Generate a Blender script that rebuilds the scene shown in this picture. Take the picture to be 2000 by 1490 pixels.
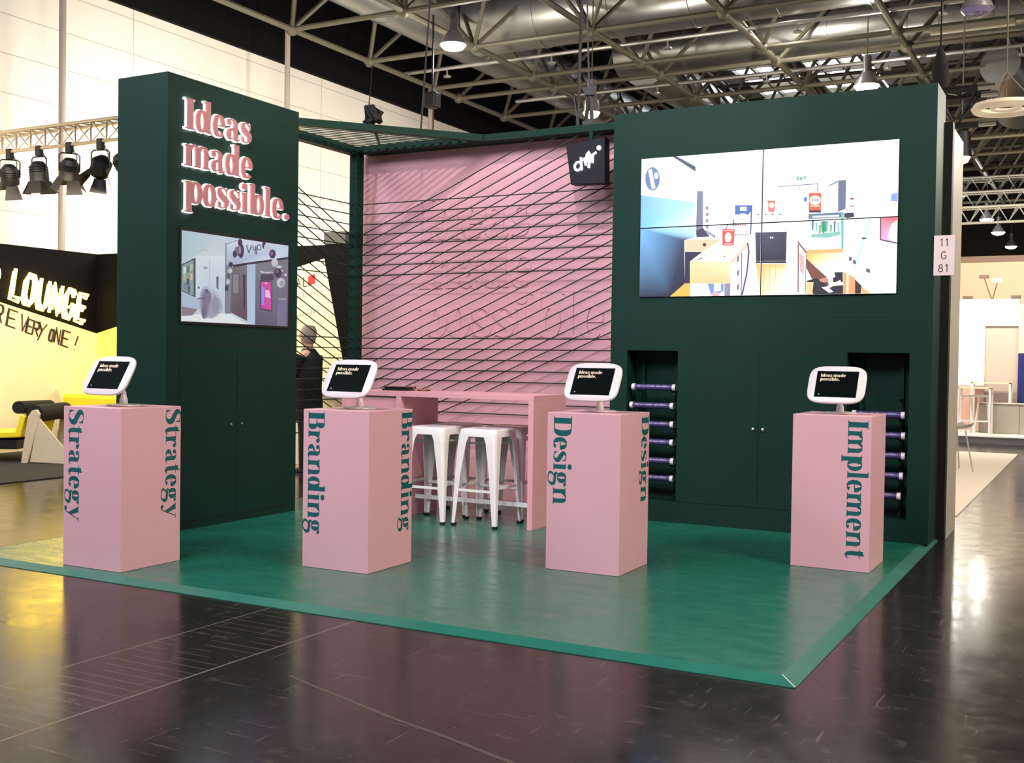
import bpy, bmesh, math, random
from mathutils import Vector, Matrix
random.seed(7)
for o in list(bpy.data.objects): bpy.data.objects.remove(o)
S = bpy.context.scene; C = S.collection
PI = math.pi

# ---------------------------------------------------------------- camera, exposure, world, large lights
def set_camera():
    y, p, r = math.radians(-28.3412564), math.radians(-1.24036), math.radians(0.8151943)
    F = Vector((math.sin(y)*math.cos(p), math.cos(y)*math.cos(p), math.sin(p)))
    R = Vector((math.cos(y), -math.sin(y), 0)); U = R.cross(F)
    R2 = math.cos(r)*R + math.sin(r)*U; U2 = -math.sin(r)*R + math.cos(r)*U
    cd = bpy.data.cameras.new('camera'); co = bpy.data.objects.new('camera', cd); C.objects.link(co)
    m = Matrix.Identity(4)
    for i in range(3):
        m[i][0] = R2[i]; m[i][1] = U2[i]; m[i][2] = -F[i]
    m[0][3], m[1][3], m[2][3] = 1.23133, -5.07914, 1.50913
    co.matrix_world = m
    cd.sensor_fit = 'HORIZONTAL'; cd.sensor_width = 36; cd.lens = 2152.607*36/2000
    cd.clip_start = 0.05; cd.clip_end = 200
    S.camera = co
set_camera()
S.view_settings.view_transform = 'Standard'; S.view_settings.look = 'None'
S.view_settings.gamma = 1; S.view_settings.use_curve_mapping = False
S.view_settings.exposure = 0.0

wd = bpy.data.worlds.new('hall_air'); S.world = wd; wd.use_nodes = True
bg = wd.node_tree.nodes['Background']; bg.inputs[0].default_value = (0.85, 0.9, 1.0, 1); bg.inputs[1].default_value = 0.22

def area(name, loc, target, size, size_y, energy, col, spread=PI):
    l = bpy.data.lights.new(name, 'AREA'); l.shape = 'RECTANGLE'; l.size = size; l.size_y = size_y
    l.energy = energy; l.color = col; l.spread = spread
    o = bpy.data.objects.new(name, l); C.objects.link(o); o.location = loc
    o.rotation_euler = (Vector(target)-Vector(loc)).to_track_quat('-Z', 'Y').to_euler(); return o
def spot(name, loc, target, energy, col, deg=60, blend=0.6, rad=0.1):
    l = bpy.data.lights.new(name, 'SPOT'); l.energy = energy; l.color = col; l.spot_size = math.radians(deg)
    l.spot_blend = blend; l.shadow_soft_size = rad
    o = bpy.data.objects.new(name, l); C.objects.link(o); o.location = loc
    o.rotation_euler = (Vector(target)-Vector(loc)).to_track_quat('-Z', 'Y').to_euler(); return o
# hall lamps over the aisle in front of the stand and over the stand itself, plus a fill added at the left
area('hall_lamps_front', (-3.5, -4.5, 7.8), (-3.2, 1.5, 0.8), 5, 2.5, 735, (0.96, 0.93, 1.0))
area('left_fill', (-9.5, -3.5, 7.2), (-5.5, 1.4, 1.5), 2.5, 2.5, 430, (0.86, 0.86, 1.0))  # unseen cool fill, added to lift the tower front and leftmost plinth
area('hall_lamps_right', (5.5, 0.0, 7.0), (-2.5, 1.5, 0.6), 3, 3, 830, (1.0, 0.87, 0.72))
spot('stand_key_lamp', (-2.2, -0.1, 7.8), (-4.3, 4.9, 2.5), 1050, (1.0, 0.95, 0.95), 58, 0.5, 0.09)
spot('stand_wall_lamp', (-1.4, 0.2, 7.6), (-1.4, 4.4, 3.6), 420, (1.0, 0.95, 0.9), 50, 1.0, 0.35)
# wash lights on the pale hall wall and over the lounge
area('hall_wall_wash_near', (-11.0, 9.0, 4.6), (-14.2, 9.8, 4.6), 3, 1.0, 290, (1.0, 0.94, 0.84))
area('hall_wall_wash_front', (-11.2, 0.5, 4.4), (-14.2, 0.5, 4.4), 4, 1.0, 220, (1.0, 0.93, 0.80))
area('hall_wall_wash_far', (-10.5, 15.5, 4.2), (-14.2, 16.0, 4.6), 4, 1.0, 170, (1.0, 0.94, 0.84))
area('lounge_wash', (-10.9, 4.3, 3.4), (-12.9, 6.0, 1.1), 2.2, 0.5, 105, (1.0, 0.84, 0.55))
area('lounge_wash_back', (-9.0, 5.6, 4.2), (-9.0, 7.3, 1.6), 2.0, 0.5, 110, (1.0, 0.90, 0.66))
area('right_booth_wash', (-1.0, 16.6, 4.2), (-1.0, 19.0, 1.6), 3, 0.6, 330, (1.0, 0.90, 0.72))
area('end_wall_wash', (-1.0, 25.0, 5.5), (-1.6, 30.0, 3.0), 6, 1, 520, (1.0, 0.86, 0.68))
area('aisle_right_lamps', (3.0, 12.0, 7.6), (1.0, 11.0, 0), 3, 5, 350, (1.0, 0.85, 0.65))
area('wall_side_fill', (2.6, 9.5, 4.6), (0.0, 4.7, 2.0), 1.6, 1.0, 190, (1.0, 0.93, 0.78))  # added fill that brightens the display wall's right side face

# ---------------------------------------------------------------- materials
MATS = {}
def lin(c):
    return tuple(((v/255)/12.92 if v/255 <= 0.04045 else (((v/255)+0.055)/1.055)**2.4) for v in c)+(1,)
def mat(name, col, rough=0.5, metal=0.0, em=None, es=0.0, var=0.06, scale=8.0, bump=0.0, coat=0.0, spec=0.5, alpha=None):
    if name in MATS: return MATS[name]
    m = bpy.data.materials.new(name); m.use_nodes = True; nt = m.node_tree; b = nt.nodes['Principled BSDF']
    tc = nt.nodes.new('ShaderNodeTexCoord'); nz = nt.nodes.new('ShaderNodeTexNoise'); nz.inputs['Scale'].default_value = scale
    nz.inputs['Detail'].default_value = 5
    nt.links.new(tc.outputs['Object'], nz.inputs['Vector'])
    mx = nt.nodes.new('ShaderNodeMix'); mx.data_type = 'RGBA'
    c = lin(col)
    mx.inputs[6].default_value = tuple(v*(1-var) for v in c[:3])+(1,); mx.inputs[7].default_value = tuple(min(1, v*(1+var)) for v in c[:3])+(1,)
    nt.links.new(nz.outputs['Fac'], mx.inputs[0]); nt.links.new(mx.outputs[2], b.inputs['Base Color'])
    b.inputs['Roughness'].default_value = rough; b.inputs['Metallic'].default_value = metal
    b.inputs['Specular IOR Level'].default_value = spec; b.inputs['Coat Weight'].default_value = coat
    if em: b.inputs['Emission Color'].default_value = lin(em); b.inputs['Emission Strength'].default_value = es
    if bump:
        bp = nt.nodes.new('ShaderNodeBump'); bp.inputs['Strength'].default_value = bump; bp.inputs['Distance'].default_value = 0.01
        nt.links.new(nz.outputs['Fac'], bp.inputs['Height']); nt.links.new(bp.outputs[0], b.inputs['Normal'])
    MATS[name] = m; return m
GREEN = mat('green_painted_board', (17, 46, 38), 0.52, var=0.07, scale=3, bump=0.03, spec=0.13)
GREENF = mat('green_steel', (12, 46, 36), 0.5, var=0.05, scale=6, spec=0.12)
CORD = mat('dark_green_cord', (14, 38, 32), 0.7)
PINK = mat('pink_board', (222, 171, 180), 0.38, var=0.02, scale=3, bump=0.01)
PINKT = mat('pink_table_board', (214, 156, 163), 0.4, var=0.03, scale=4)
TEAL = mat('teal_lettering', (20, 92, 92), 0.35)
WHITEP = mat('white_plastic', (216, 208, 210), 0.28, var=0.01)
WHITEM = mat('white_powder_coat', (228, 222, 220), 0.3, var=0.03, coat=0.2)
BLACKG = mat('black_glass', (4, 11, 9), 0.45, spec=0.02)
BLACKP = mat('black_plastic', (16, 16, 18), 0.45)
BLACKF = mat('black_fabric', (18, 18, 20), 0.9, scale=40, bump=0.2)
PURPLE = mat('violet_paper', (58, 50, 100), 0.5, var=0.1, scale=14)
CHROME = mat('brushed_steel', (190, 188, 182), 0.3, 1.0, var=0.05)
STRUT = mat('grey_painted_tube', (104, 98, 80), 0.5, var=0.12, scale=2)
STRUTD = mat('brown_grey_tube', (96, 88, 74), 0.6, var=0.12, scale=2)
PIPE = mat('silver_pipe', (190, 190, 184), 0.35, 0.7)
BLACKW = mat('black_cladding', (7, 6, 6), 0.85, var=0.2, scale=1.5, spec=0.15)

def duct_mat():
    m = mat('galvanised_duct', (176, 175, 170), 0.34, 0.85, var=0.25, scale=0.6); nt = m.node_tree; b = nt.nodes['Principled BSDF']
    nz = nt.nodes.new('ShaderNodeTexNoise'); nz.inputs['Scale'].default_value = 1.3
    mr = nt.nodes.new('ShaderNodeMapRange'); mr.inputs[3].default_value = 0.26; mr.inputs[4].default_value = 0.5
    nt.links.new(nz.outputs['Fac'], mr.inputs[0]); nt.links.new(mr.outputs[0], b.inputs['Roughness'])
    return m
DUCT = duct_mat()
def emis(name, col, s):
    if name in MATS: return MATS[name]
    m = bpy.data.materials.new(name); m.use_nodes = True; nt = m.node_tree; b = nt.nodes['Principled BSDF']
    b.inputs['Base Color'].default_value = lin(col); b.inputs['Emission Color'].default_value = lin(col); b.inputs['Emission Strength'].default_value = s
    MATS[name] = m; return m
LAMPGLOW = emis('lamp_glow', (255, 252, 240), 9)

# ---------------------------------------------------------------- object helpers
def tag(o, label=None, cat=None, group=None, kind=None):
    if label: o['label'] = label
    if cat: o['category'] = cat
    if group: o['group'] = group
    if kind: o['kind'] = kind
    return o
def empty(name, loc, label, cat, group=None, rz=0):
    o = bpy.data.objects.new(name, None); C.objects.link(o); o.location = loc; o.rotation_euler = (0, 0, rz)
    o.empty_display_size = 0.1
    return tag(o, label, cat, group)
class MB:
    """collects shapes (in the parent's own space) into one mesh"""
    def __init__(s): s.v = []; s.f = []; s.fm = []; s.mi = 0; s.M = None
    def add(s, vs, fs):
        n = len(s.v)
        for p in vs:
            p = Vector(p)
            if s.M is not None: p = s.M @ p
            s.v.append(tuple(p))
        for f in fs: s.f.append([i+n for i in f]); s.fm.append(s.mi)
        return s
    def box(s, x0, y0, z0, x1, y1, z1):
        vs = [(x0,y0,z0),(x1,y0,z0),(x1,y1,z0),(x0,y1,z0),(x0,y0,z1),(x1,y0,z1),(x1,y1,z1),(x0,y1,z1)]
        return s.add(vs, [(0,3,2,1),(4,5,6,7),(0,1,5,4),(1,2,6,5),(2,3,7,6),(3,0,4,7)])
    def loft(s, rings, caps=True, closed=True):
        n = len(rings[0]); vs = [p for r in rings for p in r]; fs = []
        for k in range(len(rings)-1):
            for i in range(n if closed else n-1):
                j = (i+1) % n; fs.append((k*n+i, k*n+j, (k+1)*n+j, (k+1)*n+i))
        if caps and closed:
            fs.append(tuple(range(n-1, -1, -1))); fs.append(tuple((len(rings)-1)*n+i for i in range(n)))
        return s.add(vs, fs)
    def prism(s, poly, fn, t0, t1):
        """poly of (a,b); fn(a,b,t) -> xyz"""
        return s.loft([[fn(a, b, t0) for a, b in poly], [fn(a, b, t1) for a, b in poly]])
    def tube(s, pts, r, n=8, caps=True):
        pts = [Vector(p) for p in pts]; rs = r if isinstance(r, (list, tuple)) else [r]*len(pts); rings = []
        up = None
        for i, p in enumerate(pts):
            d = (pts[min(i+1, len(pts)-1)] - pts[max(i-1, 0)]).normalized()
            if up is None:
                up = Vector((0, 0, 1)) if abs(d.z) < 0.9 else Vector((1, 0, 0))
            a = d.cross(up).normalized(); b = a.cross(d).normalized(); up = b
            rings.append([p + a*math.cos(2*PI*k/n)*rs[i] + b*math.sin(2*PI*k/n)*rs[i] for k in range(n)])
        return s.loft(rings, caps)
    def lathe(s, prof, c=(0,0,0), n=24, axis='z'):
        rings = []
        for r, z in prof:
            ring = []
            for k in range(n):
                a = 2*PI*k/n; q = (r*math.cos(a), r*math.sin(a), z)
                if axis == 'y': q = (q[0], q[2], q[1])
                if axis == 'x': q = (q[2], q[0], q[1])
                ring.append((c[0]+q[0], c[1]+q[1], c[2]+q[2]))
            rings.append(ring)
        return s.loft(rings)
    def ball(s, c, r, n=10):
        pr = [(max(1e-4, r*math.sin(PI*i/(n//2+1))), -r*math.cos(PI*i/(n//2+1))) for i in range(n//2+2)]
        return s.lathe(pr, c, n)
    def build(s, name, m, parent=None, smooth=False, bevel=0, loc=None):
        me = bpy.data.meshes.new(name); me.from_pydata(s.v, [], s.f)
        for k in (m if isinstance(m, (list, tuple)) else [m]): me.materials.append(k)
        for p, i in zip(me.polygons, s.fm): p.material_index = i
        bm = bmesh.new(); bm.from_mesh(me); bmesh.ops.recalc_face_normals(bm, faces=bm.faces); bm.to_mesh(me); bm.free()
        if smooth:
            me.polygons.foreach_set('use_smooth', [True]*len(me.polygons))
            try: me.set_sharp_from_angle(angle=math.radians(38))
            except Exception: pass
        o = bpy.data.objects.new(name, me); C.objects.link(o)
        if parent: o.parent = parent
        if loc: o.location = loc
        if bevel:
            b = o.modifiers.new('edge', 'BEVEL'); b.width = bevel; b.segments = 2; b.limit_method = 'ANGLE'
        return o
def struct(o, label=None):
    o['kind'] = 'structure'
    return o
def dup(src, parent=None):
    c = src.copy(); C.objects.link(c)
    if parent is not None: c.parent = parent
    for ch in list(src.children): dup(ch, c)
    return c

# ---------------------------------------------------------------- high-contrast serif lettering, drawn stroke by stroke
def catmull(pts, k=7):
    out = []; P = [pts[0]] + list(pts) + [pts[-1]]
    for i in range(1, len(P)-2):
        p0, p1, p2, p3 = P[i-1], P[i], P[i+1], P[i+2]
        for j in range(k):
            t = j/k
            out.append(tuple(0.5*((2*p1[d]) + (-p0[d]+p2[d])*t + (2*p0[d]-5*p1[d]+4*p2[d]-p3[d])*t*t + (-p0[d]+3*p1[d]-3*p2[d]+p3[d])*t**3) for d in range(len(p1))))
    out.append(tuple(pts[-1])); return out
def ribbon(pts, widths, closed=False):
    n = len(pts); L = []; R_ = []
    for i in range(n):
        if closed: a, b = pts[i-1], pts[(i+1) % n]
        else: a, b = pts[max(i-1, 0)], pts[min(i+1, n-1)]
        dx, dy = b[0]-a[0], b[1]-a[1]; d = math.hypot(dx, dy) or 1
        w = widths[i]/2; L.append((pts[i][0]-dy/d*w, pts[i][1]+dx/d*w)); R_.append((pts[i][0]+dy/d*w, pts[i][1]-dx/d*w))
    out = []
    for i in range(n if closed else n-1):
        j = (i+1) % n; out.append([L[i], R_[i], R_[j], L[j]])
    return out
def pen(pts, W, H=26, closed=False, smooth=True):
    """stroke whose width swells where it runs vertically"""
    q = catmull(pts) if smooth else pts; ws = []
    n = len(q)
    for i in range(n):
        a, b = (q[i-1], q[(i+1) % n]) if closed else (q[max(i-1, 0)], q[min(i+1, n-1)])
        dx, dy = b[0]-a[0], b[1]-a[1]; d = math.hypot(dx, dy) or 1
        ws.append(H + (W-H)*abs(dy/d)**1.6)
    return ribbon(q, ws, closed)
def ering(cx, cy, rx, ry, W, H=26, a0=0, a1=360, n=36):
    full = a1-a0 >= 360
    pts = [(cx+rx*math.cos(math.radians(a0+(a1-a0)*i/n)), cy+ry*math.sin(math.radians(a0+(a1-a0)*i/n))) for i in range(n + (0 if full else 1))]
    return pen(pts, W, H, full, False)
def rct(x0, y0, x1, y1): return [[(x0, y0), (x1, y0), (x1, y1), (x0, y1)]]
def dot(cx, cy, r): return [[(cx+r*math.cos(2*PI*i/18), cy+r*math.sin(2*PI*i/18)) for i in range(18)]]
def wst(pts, ws):
    q = catmull([(p[0], p[1], w) for p, w in zip(pts, ws)]); return ribbon([(a, b) for a, b, c in q], [c for a, b, c in q])
W0 = 126
def stem(x, y0, y1, w=W0, bot=True, top='flag', s=48):
    o = rct(x-w/2, y0, x+w/2, y1)
    if bot:
        o += rct(x-w/2-s, y0, x+w/2+s, y0+24)
        o += [[(x-w/2-s*.5, y0+22), (x-w/2, y0+22), (x-w/2, y0+52)], [(x+w/2, y0+22), (x+w/2+s*.5, y0+22), (x+w/2, y0+52)]]
    if top == 'flag': o += [[(x-w/2-s, y1-26), (x-w/2, y1-34), (x-w/2, y1), (x-w/2-s, y1-8)]]
    if top == 'full': o += rct(x-w/2-s, y1-24, x+w/2+s, y1)
    return o
def glyph(c):
    if c == 'I': return 300, stem(150, 0, 700, 160, True, 'full', 54)
    if c == 'd': return 500, ering(185, 250, 118, 240, 126) + stem(366, 14, 740, W0, False) + rct(366+W0/2-4, 0, 480, 24) + rct(366-20, 0, 450, 30)
    if c == 'b': return 480, ering(292, 250, 118, 240, 126) + stem(112, 0, 740, W0, False)
    if c == 'p': return 490, ering(302, 250, 118, 240, 126) + stem(118, -220, 500, W0, True)
    if c == 'q': return 480, ering(185, 250, 118, 240, 140) + stem(366, -220, 490, W0, True, None)
    if c == 'o': return 400, ering(200, 250, 122, 244, 130)
    if c == 'e': return 400, ering(200, 250, 122, 244, 128, 26, 2, 318) + rct(150, 246, 375, 272)
    if c == 'a':
        return 460, stem(300, 40, 370, W0, False, None) + pen([(300+0, 340), (296, 420), (215, 488), (120, 462), (96, 400)], W0, 28) + dot(108, 396, 58) + \
            wst([(290, 292), (200, 262), (110, 200), (96, 120), (130, 30), (200, 18), (262, 70)], [24, 50, 110, 134, 70, 26, 24]) + wst([(300, 120), (320, 30), (380, 8), (438, 60)], [W0, 100, 40, 20])
    if c == 's':
        return 360, wst([(296, 350), (276, 440), (180, 490), (92, 440), (92, 360), (180, 270), (276, 190), (272, 80), (180, 12), (80, 50), (48, 150)], [16, 30, 26, 90, 130, 150, 140, 100, 26, 30, 16]) + \
            [[(300, 330), (306, 490), (262, 470)], [(40, 170), (38, 10), (84, 36)]]
    if c == 'S':
        return 480, wst([(400, 500), (370, 640), (240, 712), (110, 640), (104, 520), (240, 390), (376, 270), (366, 100), (230, -10), (90, 60), (50, 210)], [16, 30, 26, 110, 160, 185, 175, 130, 26, 32, 16]) + \
            [[(408, 480), (416, 705), (350, 660)], [(40, 235), (36, -5), (106, 46)]]
    if c == 'm': return 760, stem(112, 0, 490) + stem(372, 0, 370, W0, True, None, 30) + stem(632, 0, 370, W0, True, None, 40) + \
            pen([(150, 390), (240, 484), (330, 470), (372, 360)], W0, 28) + pen([(410, 390), (500, 484), (590, 470), (632, 360)], W0, 28)
    if c == 'n': return 520, stem(112, 0, 490) + stem(392, 0, 370, W0, True, None, 40) + pen([(150, 390), (250, 484), (350, 470), (392, 360)], W0, 28)
    if c == 'i': return 250, stem(122, 0, 490) + dot(116, 636, 82)
    if c == 'l': return 250, stem(122, 0, 740)
    if c == 'r': return 400, stem(112, 0, 490) + pen([(160, 330), (210, 440), (280, 484), (322, 450)], 60, 30) + dot(318, 408, 68)
    if c == 't': return 320, wst([(150, 600), (150, 400), (150, 140), (190, 20), (262, 22), (306, 90)], [W0, W0, W0, 110, 40, 18]) + rct(24, 462, 300, 490) + [[(219, 480), (219, 650), (190, 640), (90, 520), (50, 480)]]
    if c == 'g':
        return 480, ering(190, 330, 96, 158, 122) + pen([(262, 440), (320, 490), (372, 490)], 40, 28) + dot(392, 446, 54) + \
            wst([(130, 200), (70, 150), (84, 76), (220, 62), (350, 30), (380, -70), (300, -186), (160, -206), (50, -150), (60, -50), (130, 20)], [24, 50, 90, 100, 104, 92, 40, 28, 60, 60, 28])
    if c == 'y': return 480, [[(30, 490), (190, 490), (300, 80), (240, -20), (214, 0)]] + wst([(410, 490), (320, 220), (236, -20), (180, -160), (110, -208)], [26, 26, 28, 30, 40]) + dot(92, -150, 62) + rct(4, 466, 230, 490) + rct(340, 466, 476, 490)
    if c == 'B': return 570, stem(150, 0, 700, 165, False, None) + rct(20, 0, 330, 26) + rct(20, 674, 320, 700) + rct(200, 352, 330, 378) + \
            pen([(290, 687), (400, 660), (436, 530), (400, 400), (290, 365)], 150, 26) + pen([(300, 365), (430, 330), (470, 190), (430, 40), (290, 13)], 158, 26)
    if c == 'D': return 620, stem(150, 0, 700, 165, False, None) + rct(20, 0, 320, 26) + rct(20, 674, 320, 700) + pen([(280, 687), (430, 650), (500, 520), (516, 350), (500, 180), (430, 50), (280, 13)], 170, 26)
    if c == '.': return 230, dot(105, 76, 78)
    if c == ' ': return 190, []
    return 300, []
def text_pieces(txt, track=1.0):
    x = 0; out = []
    for ch in txt:
        adv, ps = glyph(ch); out.append((ch, x, ps)); x += adv*track
    return x, out
def serif_word(mb, txt, fn, size, depth, length=None, t0=0.0):
    """fn(a, b, t): a along the line, b upwards, t out of the surface; size = height of 1000 units; pieces keep a hair of stagger so tops never coincide"""
    w, L = text_pieces(txt); sx = (length/w) if length else size/1000; sy = size/1000
    for i, (ch, x, ps) in enumerate(L):
        for j, p in enumerate(ps):
            q = [((x+a)*sx, b*sy) for a, b in p]
            A = sum(q[k][0]*q[(k+1) % len(q)][1]-q[(k+1) % len(q)][0]*q[k][1] for k in range(len(q)))
            if abs(A) < 1e-9: continue
            mb.prism(q, fn, t0, t0+depth+0.000008*j)
    return w*sx
# plain skeleton capitals for tube and brush lettering: strokes in a 0..1 box
SK = {'L': [[(0,1),(0,0),(.8,0)]], 'O': [[(.15,0),(0,.2),(0,.8),(.15,1),(.65,1),(.8,.8),(.8,.2),(.65,0),(.15,0)]], 'U': [[(0,1),(0,.2),(.15,0),(.65,0),(.8,.2),(.8,1)]],
 'N': [[(0,0),(0,1),(.75,0),(.75,1)]], 'G': [[(.8,.85),(.65,1),(.15,1),(0,.8),(0,.2),(.15,0),(.65,0),(.8,.2),(.8,.45),(.5,.45)]], 'E': [[(.75,1),(0,1),(0,0),(.75,0)],[(0,.5),(.6,.5)]],
 'R': [[(0,0),(0,1),(.6,1),(.75,.85),(.75,.65),(.6,.5),(0,.5)],[(.35,.5),(.8,0)]], 'V': [[(0,1),(.3,0),(.75,1)]], 'Y': [[(0,1),(.3,.45),(.75,1)],[(.4,.6),(.1,-.25)]],
 '!': [[(.25,1),(.05,.3)],[(-.02,.03),(0,.0)]], 'C': [[(.8,.85),(.6,1),(.15,1),(0,.8),(0,.2),(.15,0),(.6,0),(.8,.15)]], 'A': [[(0,0),(.4,1),(.8,0)],[(.15,.35),(.65,.35)]],
 'v': [[(0,.6),(.3,0),(.6,.6)]], 'n': [[(0,0),(0,.6)],[(0,.45),(.25,.6),(.45,.45),(.45,0)]], 't': [[(.2,.9),(.2,.1),(.35,0),(.5,.1)],[(0,.6),(.45,.6)]], ')': [[(0,1),(.35,.8),(.45,.5),(.35,.2),(0,0)]], ' ': []}
_tc = {}
def sans_mesh(txt, bold=False):
    cu = bpy.data.curves.new('t', 'FONT'); cu.body = txt; cu.size = 1; cu.align_x = 'CENTER'
    cu.offset = 0.006 if not bold else 0.02
    o = bpy.data.objects.new('t', cu); C.objects.link(o); bpy.context.view_layer.update()
    me = bpy.data.meshes.new_from_object(o.evaluated_get(bpy.context.evaluated_depsgraph_get()))
    vs = [tuple(v.co) for v in me.vertices]; fs = [tuple(p.vertices) for p in me.polygons]
    bpy.data.objects.remove(o); bpy.data.curves.remove(cu); bpy.data.meshes.remove(me); return vs, fs

# ---------------------------------------------------------------- picture meshes for the screens
def picture_mat(name, strength):
    m = bpy.data.materials.new(name); m.use_nodes = True; nt = m.node_tree; b = nt.nodes['Principled BSDF']
    at = nt.nodes.new('ShaderNodeVertexColor'); at.layer_name = 'pic'
    b.inputs['Base Color'].default_value = (0.01, 0.01, 0.01, 1); b.inputs['Roughness'].default_value = 0.35
    nt.links.new(at.outputs[0], b.inputs['Emission Color']); b.inputs['Emission Strength'].default_value = strength
    return m
def clip(poly, ax, val, keep_greater):
    out = []
    for i in range(len(poly)):
        p, q = poly[i-1], poly[i]
        ip = (p[ax] >= val) == keep_greater or p[ax] == val; iq = (q[ax] >= val) == keep_greater or q[ax] == val
        if ip != iq:
            t = (val-p[ax])/(q[ax]-p[ax]); out.append(tuple(a+(b-a)*t for a, b in zip(p, q)))
        if iq: out.append(q)
    return out
def picture(name, data, fn, rect, m, parent):
    u0, v0, u1, v1 = rect; vs = []; fs = []; cs = []
    for k, (uv, col) in enumerate(data):
        n = len(uv)//2; cl = [col[3*i:3*i+3] for i in range(len(col)//3)]
        if len(cl) != n: cl = [cl[0]]*n if len(cl) == 1 else [cl[min(i, len(cl)-1)] for i in range(n)]
        pl = [(uv[2*i], uv[2*i+1])+tuple(lin(cl[i])[:3]) for i in range(n)]
        for ax, val, g in ((0, u0, True), (0, u1, False), (1, v0, True), (1, v1, False)):
            pl = clip(pl, ax, val, g)
            if len(pl) < 3: break
        if len(pl) < 3: continue
        f = []
        for p in pl: f.append(len(vs)); vs.append(fn(p[0], p[1], 0.00008*(k+1))); cs.append(p[2:])
        fs.append(f)
    me = bpy.data.meshes.new(name); me.from_pydata(vs, [], fs)
    ca = me.color_attributes.new('pic', 'FLOAT_COLOR', 'POINT')
    for i, c in enumerate(cs): ca.data[i].color = (c[0], c[1], c[2], 1)
    me.materials.append(m); o = bpy.data.objects.new(name, me); C.objects.link(o); o.parent = parent; return o
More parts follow.
